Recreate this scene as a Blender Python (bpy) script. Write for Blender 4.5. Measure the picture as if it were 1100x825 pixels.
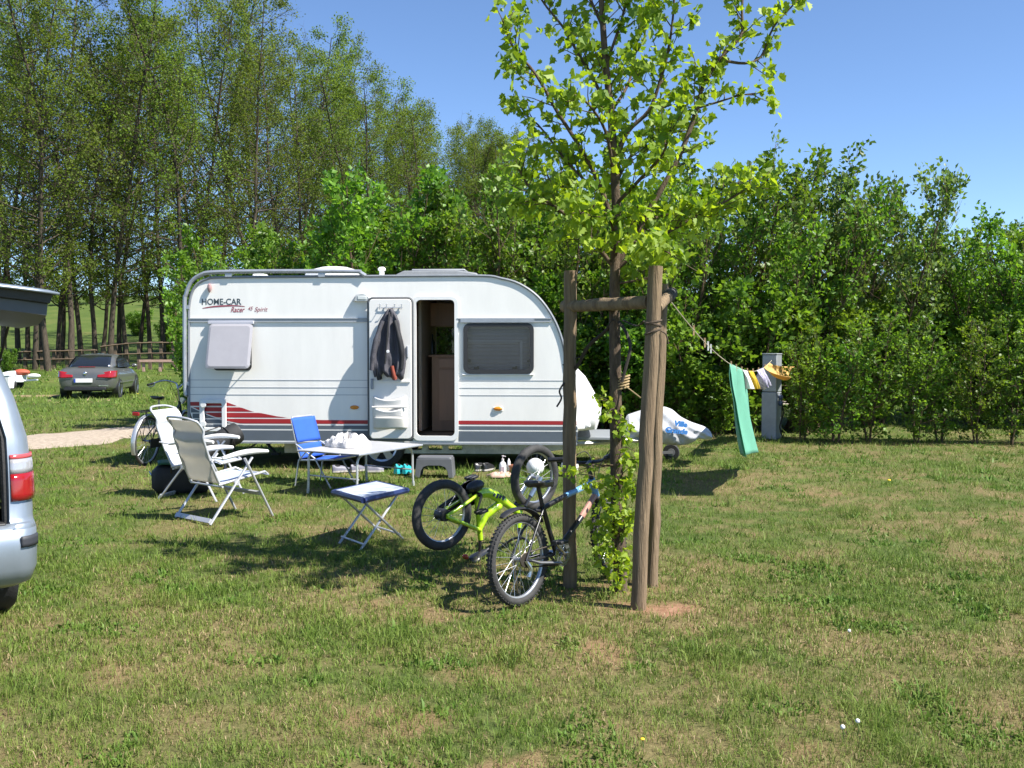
import bpy, bmesh, math, random
import numpy as np
from mathutils import Vector, Matrix

for o in list(bpy.data.objects):
    bpy.data.objects.remove(o)
SC = bpy.context.scene
COL = SC.collection
R = math.radians
PI = math.pi

# ------------------------------------------------------------------ camera
EYE = 1.7
F = 1080.0
PITCH = math.atan((412.5 - 370.0) / F)
cam = bpy.data.cameras.new('camera')
cam.sensor_fit = 'HORIZONTAL'
cam.sensor_width = 36.0
cam.lens = 36.0 * F / 1100.0
cam.clip_start = 0.05
cam.clip_end = 3000
camo = bpy.data.objects.new('camera', cam)
COL.objects.link(camo)
camo.location = (0, 0, EYE)
camo.rotation_euler = (PI / 2 - PITCH, 0, 0)
SC.camera = camo

# ------------------------------------------------------------------ light
SUN_EL = 51.0
SHX, SHY = -0.90, 0.43            # the way shadows fall on the ground
hn = math.hypot(SHX, SHY)
SHX, SHY = SHX / hn, SHY / hn
ce, se = math.cos(R(SUN_EL)), math.sin(R(SUN_EL))
LDIR = Vector((SHX * ce, SHY * ce, -se))
sun = bpy.data.lights.new('sun', 'SUN')
sun.energy = 5.0
sun.angle = R(0.53)
sun.color = (1.0, 0.955, 0.88)
suno = bpy.data.objects.new('sun', sun)
COL.objects.link(suno)
suno.rotation_euler = LDIR.to_track_quat('-Z', 'Y').to_euler()
suno.location = (10, -10, 30)
W = bpy.data.worlds.new('World')
SC.world = W
W.use_nodes = True
wt = W.node_tree
wt.nodes.clear()
sky = wt.nodes.new('ShaderNodeTexSky')
sky.sky_type = 'NISHITA'
sky.sun_disc = False
sky.sun_elevation = R(SUN_EL)
sky.sun_rotation = math.atan2(-SHX, -SHY)
sky.altitude = 0
sky.air_density = 0.7
sky.dust_density = 0.0
sky.ozone_density = 5.2
bg = wt.nodes.new('ShaderNodeBackground')
bg.inputs['Strength'].default_value = 0.102
wo = wt.nodes.new('ShaderNodeOutputWorld')
wt.links.new(sky.outputs[0], bg.inputs[0])
wt.links.new(bg.outputs[0], wo.inputs[0])
SC.view_settings.view_transform = 'Standard'
SC.view_settings.look = 'None'
SC.view_settings.gamma = 1.0
SC.view_settings.use_curve_mapping = False
SC.view_settings.exposure = 1.08
SC.cycles.max_bounces = 6
SC.cycles.diffuse_bounces = 3
SC.cycles.glossy_bounces = 3
SC.cycles.transmission_bounces = 5
SC.cycles.transparent_max_bounces = 8
SC.cycles.caustics_reflective = False
SC.cycles.caustics_refractive = False

# ------------------------------------------------------------------ pixel <-> world
CP, SP = math.cos(PITCH), math.sin(PITCH)
def ray(px, py):
    x, y = (px - 550.0) / F, -(py - 412.5) / F
    return Vector((x, CP + y * SP, -SP + y * CP))
def P(px, py, Y):
    d = ray(px, py)
    return Vector((0, 0, EYE)) + d * (Y / d.y)
def G(px, py, z=0.0):
    d = ray(px, py)
    return Vector((0, 0, EYE)) + d * ((z - EYE) / d.z)

# ------------------------------------------------------------------ value noise (numpy)
def vnoise(x, y, scale, seed=0):
    rs = np.random.RandomState(seed)
    T = rs.rand(256, 256)
    x = np.asarray(x, float) / scale + 1000.0
    y = np.asarray(y, float) / scale + 1000.0
    xi, yi = np.floor(x).astype(int), np.floor(y).astype(int)
    fx, fy = x - xi, y - yi
    fx, fy = fx * fx * (3 - 2 * fx), fy * fy * (3 - 2 * fy)
    a = T[xi % 256, yi % 256]; b = T[(xi + 1) % 256, yi % 256]
    c = T[xi % 256, (yi + 1) % 256]; d = T[(xi + 1) % 256, (yi + 1) % 256]
    return (a * (1 - fx) + b * fx) * (1 - fy) + (c * (1 - fx) + d * fx) * fy

# ------------------------------------------------------------------ materials
MATS = {}
def pm(name, col, rough=0.5, metal=0.0, var=0.0, vscale=6.0, bump=0.0, bscale=40.0, spec=None, alpha=None,
       coat=0.0, stretch=None, col2=None):
    """principled material with procedural mottling and fine bump"""
    if name in MATS:
        return MATS[name]
    m = bpy.data.materials.new(name)
    m.use_nodes = True
    nt = m.node_tree
    b = nt.nodes['Principled BSDF']
    b.inputs['Base Color'].default_value = (*col, 1)
    b.inputs['Roughness'].default_value = rough
    b.inputs['Metallic'].default_value = metal
    if spec is not None:
        b.inputs['Specular IOR Level'].default_value = spec
    if coat:
        b.inputs['Coat Weight'].default_value = coat
        b.inputs['Coat Roughness'].default_value = 0.06
    tc = nt.nodes.new('ShaderNodeTexCoord')
    src = tc.outputs['Object']
    if stretch:
        mp = nt.nodes.new('ShaderNodeMapping')
        mp.inputs['Scale'].default_value = stretch
        nt.links.new(src, mp.inputs[0])
        src = mp.outputs[0]
    if var or col2:
        n = nt.nodes.new('ShaderNodeTexNoise')
        n.inputs['Scale'].default_value = vscale
        n.inputs['Detail'].default_value = 6
        n.inputs['Roughness'].default_value = 0.65
        nt.links.new(src, n.inputs['Vector'])
        rmp = nt.nodes.new('ShaderNodeValToRGB')
        e = rmp.color_ramp.elements
        e[0].position, e[1].position = 0.32, 0.68
        c2 = col2 if col2 else tuple(min(1, c * (1 + var)) for c in col)
        c1 = col if col2 else tuple(c * (1 - var) for c in col)
        e[0].color = (*c1, 1); e[1].color = (*c2, 1)
        nt.links.new(n.outputs['Fac'], rmp.inputs[0])
        nt.links.new(rmp.outputs[0], b.inputs['Base Color'])
        mr = nt.nodes.new('ShaderNodeMapRange')
        mr.inputs['To Min'].default_value = max(0.02, rough - 0.08)
        mr.inputs['To Max'].default_value = min(1, rough + 0.08)
        nt.links.new(n.outputs['Fac'], mr.inputs[0])
        nt.links.new(mr.outputs[0], b.inputs['Roughness'])
    if bump:
        n2 = nt.nodes.new('ShaderNodeTexNoise')
        n2.inputs['Scale'].default_value = bscale
        n2.inputs['Detail'].default_value = 5
        nt.links.new(src, n2.inputs['Vector'])
        bp = nt.nodes.new('ShaderNodeBump')
        bp.inputs['Strength'].default_value = bump
        bp.inputs['Distance'].default_value = 0.02
        nt.links.new(n2.outputs['Fac'], bp.inputs['Height'])
        nt.links.new(bp.outputs[0], b.inputs['Normal'])
    MATS[name] = m
    return m

def fabric_mat(name, col, trans=0.35, rough=0.8, var=0.06):
    if name in MATS:
        return MATS[name]
    m = pm(name, col, rough, var=var, vscale=9, bump=0.25, bscale=160)
    nt = m.node_tree
    b = nt.nodes['Principled BSDF']
    out = [n for n in nt.nodes if n.type == 'OUTPUT_MATERIAL'][0]
    t = nt.nodes.new('ShaderNodeBsdfTranslucent')
    t.inputs[0].default_value = (*col, 1)
    mx = nt.nodes.new('ShaderNodeMixShader')
    mx.inputs[0].default_value = trans
    nt.links.new(b.outputs[0], mx.inputs[1]); nt.links.new(t.outputs[0], mx.inputs[2])
    nt.links.new(mx.outputs[0], out.inputs['Surface'])
    return m

def leaf_mat(name, dark, light, trans=0.35, rough=0.45, hue=0.02, spec=0.4, tr_boost=(1.5, 1.5, 0.6)):
    m = bpy.data.materials.new(name)
    m.use_nodes = True
    nt = m.node_tree
    b = nt.nodes['Principled BSDF']
    b.inputs['Roughness'].default_value = rough
    b.inputs['Specular IOR Level'].default_value = spec
    at = nt.nodes.new('ShaderNodeAttribute'); at.attribute_name = 'tone'
    rp = nt.nodes.new('ShaderNodeValToRGB')
    rp.color_ramp.elements[0].color = (*dark, 1)
    rp.color_ramp.elements[1].color = (*light, 1)
    nt.links.new(at.outputs['Fac'], rp.inputs[0])
    oi = nt.nodes.new('ShaderNodeObjectInfo')
    hs = nt.nodes.new('ShaderNodeHueSaturation')
    mr = nt.nodes.new('ShaderNodeMapRange')
    mr.inputs['To Min'].default_value = 0.5 - hue; mr.inputs['To Max'].default_value = 0.5 + hue
    nt.links.new(oi.outputs['Random'], mr.inputs[0])
    nt.links.new(mr.outputs[0], hs.inputs['Hue'])
    mr2 = nt.nodes.new('ShaderNodeMapRange')
    mr2.inputs['To Min'].default_value = 0.82; mr2.inputs['To Max'].default_value = 1.15
    nt.links.new(oi.outputs['Random'], mr2.inputs[0])
    nt.links.new(mr2.outputs[0], hs.inputs['Value'])
    nt.links.new(rp.outputs[0], hs.inputs['Color'])
    nt.links.new(hs.outputs[0], b.inputs['Base Color'])
    tl = nt.nodes.new('ShaderNodeBsdfTranslucent')
    mu = nt.nodes.new('ShaderNodeMix'); mu.data_type = 'RGBA'; mu.blend_type = 'MULTIPLY'
    mu.inputs[0].default_value = 1.0
    mu.inputs[7].default_value = (*tr_boost, 1)
    nt.links.new(hs.outputs[0], mu.inputs[6])
    nt.links.new(mu.outputs[2], tl.inputs[0])
    mx = nt.nodes.new('ShaderNodeMixShader'); mx.inputs[0].default_value = trans
    out = [n for n in nt.nodes if n.type == 'OUTPUT_MATERIAL'][0]
    nt.links.new(b.outputs[0], mx.inputs[1]); nt.links.new(tl.outputs[0], mx.inputs[2])
    nt.links.new(mx.outputs[0], out.inputs['Surface'])
    return m

def glass_mat(name, tint, dark=0.5, rough=0.03):
    """thin pane: tinted see-through plus a mirror-like surface reflection"""
    m = bpy.data.materials.new(name)
    m.use_nodes = True
    nt = m.node_tree
    nt.nodes.clear()
    out = nt.nodes.new('ShaderNodeOutputMaterial')
    tr = nt.nodes.new('ShaderNodeBsdfTransparent'); tr.inputs[0].default_value = (*[c * dark for c in tint], 1)
    gl = nt.nodes.new('ShaderNodeBsdfGlossy'); gl.inputs['Roughness'].default_value = rough
    fr = nt.nodes.new('ShaderNodeFresnel'); fr.inputs[0].default_value = 1.5
    mx = nt.nodes.new('ShaderNodeMixShader')
    nt.links.new(fr.outputs[0], mx.inputs[0])
    nt.links.new(tr.outputs[0], mx.inputs[1]); nt.links.new(gl.outputs[0], mx.inputs[2])
    nt.links.new(mx.outputs[0], out.inputs['Surface'])
    return m

# ------------------------------------------------------------------ objects
ROOTM = {}
def tag(o, label=None, cat=None, group=None, kind=None):
    if label: o['label'] = label
    if cat: o['category'] = cat
    if group: o['group'] = group
    if kind: o['kind'] = kind
    return o
def thing(name, label, cat, loc=(0, 0, 0), rz=0.0, group=None, mat=None):
    o = bpy.data.objects.new(name, None)
    o.empty_display_size = 0.1
    COL.objects.link(o)
    if mat is not None:
        o.matrix_world = mat
        ROOTM[o.name] = mat.copy()
    else:
        o.location = loc
        o.rotation_euler = (0, 0, rz)
        ROOTM[o.name] = Matrix.Translation(Vector(loc)) @ Matrix.Rotation(rz, 4, 'Z')
    return tag(o, label, cat, group)
def rootm(o):
    while o.parent:
        o = o.parent
    return ROOTM.get(o.name, Matrix.Identity(4))
def copy_tree(o, parent=None):
    c = o.copy()
    COL.objects.link(c)
    if parent: c.parent = parent
    for ch in o.children:
        copy_tree(ch, c)
    return c

class MB:
    def __init__(s):
        s.v = []; s.f = []; s.m = []; s.cur = 0
    def add(s, vs, fs):
        n = len(s.v)
        s.v.extend([tuple(v) for v in vs])
        for f in fs:
            s.f.append([i + n for i in f]); s.m.append(s.cur)
    def box(s, c, size, M=None):
        hx, hy, hz = [d / 2 for d in size]
        vs = [Vector((x, y, z)) for x in (-hx, hx) for y in (-hy, hy) for z in (-hz, hz)]
        if M is not None: vs = [M @ v for v in vs]
        c = Vector(c)
        s.add([v + c for v in vs], [(0, 1, 3, 2), (4, 6, 7, 5), (0, 4, 5, 1), (2, 3, 7, 6), (0, 2, 6, 4), (1, 5, 7, 3)])
        return s
    def tube(s, pts, r, n=8, cap=True, flat=None, closed=False):
        pts = [Vector(p) for p in pts]
        k = len(pts)
        if not hasattr(r, '__len__'): r = [r] * k
        tang = []
        for i in range(k):
            if closed:
                d = pts[(i + 1) % k] - pts[(i - 1) % k]
            else:
                d = pts[min(i + 1, k - 1)] - pts[max(i - 1, 0)]
            tang.append(d.normalized() if d.length > 1e-9 else Vector((0, 0, 1)))
        t = tang[0]
        up = Vector((0, 0, 1)) if abs(t.z) < 0.9 else Vector((1, 0, 0))
        a = t.cross(up).normalized()
        vs = []
        for i in range(k):
            t = tang[i]
            a = (a - t * a.dot(t))
            a = a.normalized() if a.length > 1e-6 else t.orthogonal().normalized()
            b = t.cross(a)
            for j in range(n):
                th = 2 * PI * j / n
                ca, sa = math.cos(th), math.sin(th)
                if flat: sa *= flat
                vs.append(pts[i] + (a * ca + b * sa) * r[i])
        fs = []
        for i in range(k if closed else k - 1):
            i2 = (i + 1) % k
            for j in range(n):
                j2 = (j + 1) % n
                fs.append((i * n + j, i * n + j2, i2 * n + j2, i2 * n + j))
        if cap and not closed:
            fs.append(tuple(range(n))[::-1]); fs.append(tuple((k - 1) * n + j for j in range(n)))
        s.add(vs, fs)
        return s
    def lathe(s, prof, o, axis=(0, 0, 1), n=24, closed=False, cap=True):
        ax = Vector(axis).normalized(); o = Vector(o)
        a = ax.orthogonal().normalized(); b = ax.cross(a)
        vs = []; fs = []
        for (rr, h) in prof:
            for j in range(n):
                th = 2 * PI * j / n
                vs.append(o + ax * h + (a * math.cos(th) + b * math.sin(th)) * rr)
        k = len(prof)
        for i in range(k if closed else k - 1):
            i2 = (i + 1) % k
            for j in range(n):
                j2 = (j + 1) % n
                fs.append((i * n + j, i * n + j2, i2 * n + j2, i2 * n + j))
        if not closed and cap:
            if prof[0][0] > 1e-4: fs.append(tuple(range(n))[::-1])
            if prof[-1][0] > 1e-4: fs.append(tuple((k - 1) * n + j for j in range(n)))
        s.add(vs, fs)
        return s
    def prism(s, a, b):
        """two matching loops of points joined by sides, closed by n-gons"""
        n = len(a)
        s.add(list(a) + list(b), [tuple(range(n))[::-1], tuple(range(n, 2 * n))] +
              [(i, (i + 1) % n, n + (i + 1) % n, n + i) for i in range(n)])
        return s
    def poly(s, pts):
        s.add(pts, [tuple(range(len(pts)))])
        return s
    def grid(s, fn, nu, nv):
        vs = [fn(i / nu, j / nv) for j in range(nv + 1) for i in range(nu + 1)]
        fs = [(j * (nu + 1) + i, j * (nu + 1) + i + 1, (j + 1) * (nu + 1) + i + 1, (j + 1) * (nu + 1) + i)
              for j in range(nv) for i in range(nu)]
        s.add(vs, fs)
        return s
    def loft(s, rings, closed=True, cap=True):
        n = len(rings[0]); vs = [p for r_ in rings for p in r_]; fs = []
        for i in range(len(rings) - 1):
            for j in range(n if closed else n - 1):
                j2 = (j + 1) % n
                fs.append((i * n + j, i * n + j2, (i + 1) * n + j2, (i + 1) * n + j))
        if cap and closed:
            fs.append(tuple(range(n))[::-1]); fs.append(tuple((len(rings) - 1) * n + j for j in range(n)))
        s.add(vs, fs)
        return s
    def ball(s, c, r, nu=16, nv=10):
        c = Vector(c)
        if not hasattr(r, '__len__'): r = (r, r, r)
        s.add(*_ball(c, r, nu, nv))
        return s
    def xf(s, M, start=0):
        s.v[start:] = [tuple(M @ Vector(v)) for v in s.v[start:]]
        return s
    def build(s, name, mat, parent=None, world=False, loc=None, smooth=True, angle=35, bevel=0, solid=0, sub=0, recalc=False, seg=2):
        vs = s.v
        if parent is not None and world:
            M = rootm(parent).inverted()
            vs = [tuple(M @ Vector(v)) for v in vs]
        if loc is not None:
            L = Vector(loc)
            vs = [tuple(Vector(v) - L) for v in vs]
        me = bpy.data.meshes.new(name)
        me.from_pydata(vs, [], s.f)
        ml = mat if isinstance(mat, (list, tuple)) else [mat]
        for m in ml: me.materials.append(m)
        if len(ml) > 1: me.polygons.foreach_set('material_index', s.m)
        if recalc:
            bm = bmesh.new(); bm.from_mesh(me)
            bmesh.ops.remove_doubles(bm, verts=bm.verts, dist=1e-5)
            bmesh.ops.recalc_face_normals(bm, faces=bm.faces)
            bm.to_mesh(me); bm.free()
        if smooth:
            me.polygons.foreach_set('use_smooth', [True] * len(me.polygons))
            me.set_sharp_from_angle(angle=R(angle))
        me.update()
        o = bpy.data.objects.new(name, me)
        COL.objects.link(o)
        if parent is not None: o.parent = parent
        if loc is not None: o.location = loc
        if sub:
            md = o.modifiers.new('sub', 'SUBSURF'); md.levels = sub; md.render_levels = sub
        if solid:
            md = o.modifiers.new('solid', 'SOLIDIFY'); md.thickness = solid; md.offset = 0
        if bevel:
            md = o.modifiers.new('bevel', 'BEVEL'); md.width = bevel; md.segments = seg; md.limit_method = 'ANGLE'; md.angle_limit = R(40)
            md.harden_normals = False
        return o

def _ball(c, r, nu, nv):
    vs = [c + Vector((0, 0, r[2]))]
    for i in range(1, nv):
        ph = PI * i / nv
        for j in range(nu):
            th = 2 * PI * j / nu
            vs.append(c + Vector((r[0] * math.sin(ph) * math.cos(th), r[1] * math.sin(ph) * math.sin(th), r[2] * math.cos(ph))))
    vs.append(c - Vector((0, 0, r[2])))
    fs = []
    for j in range(nu):
        fs.append((0, 1 + j, 1 + (j + 1) % nu))
        fs.append((len(vs) - 1, 1 + (nv - 2) * nu + (j + 1) % nu, 1 + (nv - 2) * nu + j))
    for i in range(nv - 2):
        for j in range(nu):
            a = 1 + i * nu + j; b = 1 + i * nu + (j + 1) % nu
            fs.append((a, a + nu, b + nu, b))
    return vs, fs

def smooth_path(pts, n=6):
    """Catmull-Rom through the points"""
    pts = [Vector(p) for p in pts]
    out = []
    for i in range(len(pts) - 1):
        p0 = pts[max(i - 1, 0)]; p1 = pts[i]; p2 = pts[i + 1]; p3 = pts[min(i + 2, len(pts) - 1)]
        for k in range(n):
            t = k / n
            out.append(0.5 * ((2 * p1) + (p2 - p0) * t + (2 * p0 - 5 * p1 + 4 * p2 - p3) * t * t + (3 * p1 - p0 - 3 * p2 + p3) * t ** 3))
    out.append(pts[-1])
    return out

def rrect(x0, z0, x1, z1, r, n=5):
    """rounded rectangle outline in 2-D, counter-clockwise"""
    out = []
    for cx, cz, a0 in ((x1 - r, z1 - r, 0), (x0 + r, z1 - r, 90), (x0 + r, z0 + r, 180), (x1 - r, z0 + r, 270)):
        for i in range(n + 1):
            a = R(a0 + 90 * i / n)
            out.append((cx + r * math.cos(a), cz + r * math.sin(a)))
    return out

def text_obj(body, size, M, mat, parent, name='lettering', shear=0.0, width=None, bold=0.0, depth=0.0012, spacing=1.0):
    cu = bpy.data.curves.new('t', 'FONT')
    cu.body = body
    cu.size = size
    cu.shear = shear
    cu.offset = bold
    cu.extrude = depth
    cu.space_character = spacing
    tmp = bpy.data.objects.new('t', cu)
    COL.objects.link(tmp)
    bpy.context.view_layer.update()
    dg = bpy.context.evaluated_depsgraph_get()
    me = bpy.data.meshes.new_from_object(tmp.evaluated_get(dg))
    bpy.data.objects.remove(tmp)
    bpy.data.curves.remove(cu)
    xs = [v.co.x for v in me.vertices]
    if width:
        k = width / (max(xs) - min(xs)); x0 = min(xs)
        for v in me.vertices: v.co.x = (v.co.x - x0) * k
    me.transform(M)
    me.materials.clear()
    me.materials.append(mat)
    o = bpy.data.objects.new(name, me)
    COL.objects.link(o)
    o.parent = parent
    return o

# fast mesh from numpy: N copies of a template of faces that all have k corners
def np_mesh(name, V, Fc, mat, parent=None, attrs=None, loc=None, smooth=False):
    me = bpy.data.meshes.new(name)
    V = np.asarray(V, np.float32); Fc = np.asarray(Fc, np.int32)
    nf, k = Fc.shape
    me.vertices.add(len(V)); me.vertices.foreach_set('co', V.ravel())
    me.loops.add(nf * k); me.loops.foreach_set('vertex_index', Fc.ravel())
    me.polygons.add(nf); me.polygons.foreach_set('loop_start', np.arange(0, nf * k, k, dtype=np.int32))
    if smooth: me.polygons.foreach_set('use_smooth', np.ones(nf, bool))
    for an, (typ, dom, data) in (attrs or {}).items():
        a = me.attributes.new(an, typ, dom)
        if typ == 'FLOAT': a.data.foreach_set('value', np.asarray(data, np.float32).ravel())
        else: a.data.foreach_set('color', np.asarray(data, np.float32).ravel())
    me.materials.append(mat)
    me.update(calc_edges=True)
    o = bpy.data.objects.new(name, me)
    COL.objects.link(o)
    if parent is not None: o.parent = parent
    if loc is not None: o.location = loc
    return o

RHOMB_V = np.array([(0, 0, 0), (0.45, 0.5, 0.10), (1, 0, -0.06), (0.45, -0.5, 0.10)])
RHOMB_F = np.array([(0, 2, 1), (0, 3, 2)])
_h = [(0, 0), (-.09, .20), (.05, .36), (.17, .33), (.30, .55), (.43, .36), (.66, .42), (.74, .20), (1, 0)]
MAPLE_V = np.array([(u, v, 0.42 * abs(v) - 0.34 * u * u) for u, v in _h] + [(u, -v, 0.42 * abs(v) - 0.34 * u * u) for u, v in _h])
MAPLE_F = np.array([(8, 7, 6, 5, 4, 3, 2, 1, 0), (9, 10, 11, 12, 13, 14, 15, 16, 17)])
def leaves(name, Pn, D, N, L, Wd, tone, tv, tf, mat, parent):
    Pn = np.asarray(Pn); D = np.asarray(D); N = np.asarray(N)
    D = D / np.maximum(np.linalg.norm(D, axis=1, keepdims=True), 1e-6)
    S = np.cross(N, D); S /= np.maximum(np.linalg.norm(S, axis=1, keepdims=True), 1e-6)
    N = np.cross(D, S)
    n, k = len(Pn), len(tv)
    V = (Pn[:, None, :] + D[:, None, :] * (tv[None, :, 0:1] * L[:, None, None])
         + S[:, None, :] * (tv[None, :, 1:2] * Wd[:, None, None]) + N[:, None, :] * (tv[None, :, 2:3] * Wd[:, None, None]))
    Fc = (tf[None, :, :] + (np.arange(n) * k)[:, None, None]).reshape(-1, tf.shape[1])
    return np_mesh(name, V.reshape(-1, 3), Fc, mat, parent, {'tone': ('FLOAT', 'FACE', np.repeat(tone, len(tf)))})
# ================================================================== terrain
def hgt(x, y):
    x = np.asarray(x, float); y = np.asarray(y, float)
    def ss(a, b, t):
        t = np.clip((t - a) / (b - a), 0, 1); return t * t * (3 - 2 * t)
    h = 0.7 * ss(35, 52, y)
    h = h + 8.2 * ss(62, 150, y) + 3.0 * ss(150, 500, y)
    near = ss(60, 25, y)
    h = h + near * ((vnoise(x, y, 1.3, 3) - 0.5) * 0.035 + (vnoise(x, y, 0.35, 4) - 0.5) * 0.018)
    return h
BASE_SOIL = [(0.98, 6.36, 0.24, 0.17, 1.1), (0.80, 6.5, .3, .2, .5), (0.55, 5.55, 0.16, 0.30, .55), (0.70, 6.9, 0.5, 0.25, .5), (-0.55, 4.5, 0.35, 0.25, .35),
             (-0.2, 5.2, 0.3, 0.16, .4), (1.7, 7.6, 0.35, 0.25, .3)]
def fields(x, y):
    x = np.asarray(x, float); y = np.asarray(y, float)
    d = 0.20 * vnoise(x, y, 2.4, 11) + 0.30 * vnoise(x, y, 0.62, 12) + 0.28 * vnoise(x, y, 0.24, 13) + 0.22 * vnoise(x, y, 0.10, 14)
    d = np.clip((d - 0.36) / 0.36, 0, 1)
    d = d * np.clip(1.12 - 0.02 * np.maximum(y - 6, 0), 0.35, 1.1)
    soil = np.zeros_like(d)
    for cx, cy, rx, ry, a in BASE_SOIL:
        q = ((x - cx) / rx) ** 2 + ((y - cy) / ry) ** 2
        soil = np.maximum(soil, a * np.clip(1.3 - q, 0, 1) * (0.45 + 0.9 * vnoise(x, y, 0.11, 21)))
    sp = vnoise(x, y, 0.42, 31) * 0.6 + vnoise(x, y, 0.15, 32) * 0.4
    soil = np.maximum(soil, np.clip((sp - 0.70) / 0.14, 0, 1) * 0.32 * (d > 0.45))
    return np.clip(d, 0, 1), np.clip(soil, 0, 1)

def axis(fine0, fine1, step, lo, hi):
    a = list(np.arange(fine0, fine1 + 1e-6, step))
    s = step; v = a[-1]
    while v < hi:
        s *= 1.22; v += s; a.append(min(v, hi))
    s = step; v = a[0]; pre = []
    while v > lo:
        s *= 1.22; v -= s; pre.append(max(v, lo))
    return np.array(pre[::-1] + a)
gx = axis(-9, 9, 0.09, -700, 700)
gy = axis(3.0, 19, 0.09, -40, 1400)
GX, GY = np.meshgrid(gx, gy)
GH = hgt(GX, GY)
gd, gs = fields(GX, GY)
nx, ny = len(gx), len(gy)
idx = np.arange(nx * ny).reshape(ny, nx)
GF = np.stack([idx[:-1, :-1], idx[:-1, 1:], idx[1:, 1:], idx[1:, :-1]], -1).reshape(-1, 4)

def ground_mat():
    m = bpy.data.materials.new('lawn_soil')
    m.use_nodes = True
    nt = m.node_tree; b = nt.nodes['Principled BSDF']; L = nt.links
    b.inputs['Roughness'].default_value = 0.95
    b.inputs['Specular IOR Level'].default_value = 0.1
    ge = nt.nodes.new('ShaderNodeNewGeometry')
    def noise(s, det=5, rough=0.65):
        n = nt.nodes.new('ShaderNodeTexNoise'); n.inputs['Scale'].default_value = s
        n.inputs['Detail'].default_value = det; n.inputs['Roughness'].default_value = rough
        L.new(ge.outputs['Position'], n.inputs['Vector']); return n.outputs['Fac']
    def ramp(fac, stops):
        r_ = nt.nodes.new('ShaderNodeValToRGB'); e = r_.color_ramp.elements
        while len(e) < len(stops): e.new(0.5)
        for i, (p, c) in enumerate(stops): e[i].position = p; e[i].color = (*c, 1)
        L.new(fac, r_.inputs[0]); return r_.outputs[0]
    def mix(f, a, c):
        x = nt.nodes.new('ShaderNodeMix'); x.data_type = 'RGBA'
        L.new(f, x.inputs[0]); L.new(a, x.inputs[6]); L.new(c, x.inputs[7]); return x.outputs[2]
    def attr(n):
        a = nt.nodes.new('ShaderNodeAttribute'); a.attribute_name = n; return a.outputs['Fac']
    green = ramp(noise(22), [(0.3, (.045, .07, .018)), (0.55, (.085, .115, .03)), (0.75, (.13, .145, .05))])
    straw = ramp(noise(30), [(0.3, (.11, .085, .04)), (0.55, (.19, .15, .07)), (0.75, (.28, .23, .12))])
    soil = ramp(noise(16), [(0.3, (.20, .10, .06)), (0.5, (.32, .17, .11)), (0.75, (.40, .24, .16))])
    far = ramp(noise(0.35, 8), [(0.35, (.06, .095, .02)), (0.55, (.085, .12, .027)), (0.72, (.125, .135, .04))])
    c = mix(attr('dry'), green, straw)
    c = mix(attr('soil'), c, soil)
    c = mix(attr('far'), c, far)
    L.new(c, b.inputs['Base Color'])
    bp = nt.nodes.new('ShaderNodeBump'); bp.inputs['Strength'].default_value = 0.6; bp.inputs['Distance'].default_value = 0.03
    L.new(noise(55), bp.inputs['Height']); L.new(bp.outputs[0], b.inputs['Normal'])
    return m
far_a = np.clip((GY - 19) / 8, 0, 1) * np.ones_like(GX)
far_a = np.maximum(far_a, np.clip((np.abs(GX) - 11) / 6, 0, 1))
gro = np_mesh('ground', np.stack([GX, GY, GH], -1).reshape(-1, 3), GF, ground_mat(), None,
              {'dry': ('FLOAT', 'POINT', gd.ravel()), 'soil': ('FLOAT', 'POINT', gs.ravel()),
               'far': ('FLOAT', 'POINT', far_a.ravel())}, smooth=True)
tag(gro, 'sunlit lawn with dry straw patches and bare reddish soil', 'ground', kind='structure')

# gravel path going off behind the caravan, and a worn track by the far car
def strip(name, pts, wid, mat, label, seed, nu=60, nv=8, lift=0.012):
    pts = smooth_path([Vector((a, b, 0)) for a, b in pts], 10)
    rs = random.Random(seed); mb = MB()
    def fn(u, v):
        q = u * (len(pts) - 1); i = min(int(q), len(pts) - 2)
        p = pts[i].lerp(pts[i + 1], q - i); d = (pts[i + 1] - pts[i]).normalized()
        nrm = Vector((-d.y, d.x, 0))
        e = (v - 0.5) * wid * (1 + 0.22 * (float(vnoise(u * 40, seed + (v > .5) * 9, 1.1, seed)) - 0.5) * 2)
        p = p + nrm * e
        edge = 1 - abs(v - .5) * 2
        p.z = float(hgt(p.x, p.y)) + (lift if edge > 0.01 else -0.02) + 0.01 * edge
        return p
    mb.grid(fn, nu, nv)
    o = mb.build(name, mat)
    return tag(o, label, None, kind='structure')
gravel = pm('gravel', (.38, .315, .25), 0.95, var=0.3, vscale=14, bump=0.6, bscale=120, spec=0.1)
def g2(px, py): q = G(px, py); return (q.x, q.y)
PATH_PTS = [(-17.5, 12.6), (-13.0, 14.8), g2(25, 477.5), g2(85, 469.5), g2(145, 462.5), (-3.0, 24.5), (3.0, 28.0), (10, 30)]
PATH_W = 2.15
strip('gravel_path', PATH_PTS, PATH_W, gravel, 'pale gravel path running past the caravan', 5, 120)
TRACK_PTS = [(-30, 32.3), (-22, 32.6), (-17.5, 33.0), (-13, 33.6)]
strip('dirt_track', TRACK_PTS, 1.5,
      pm('dry_track', (.24, .19, .10), 0.95, var=0.35, vscale=5, bump=.5, spec=.1), 'worn dry earth track beside the dark parked car', 8, 60)

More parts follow.
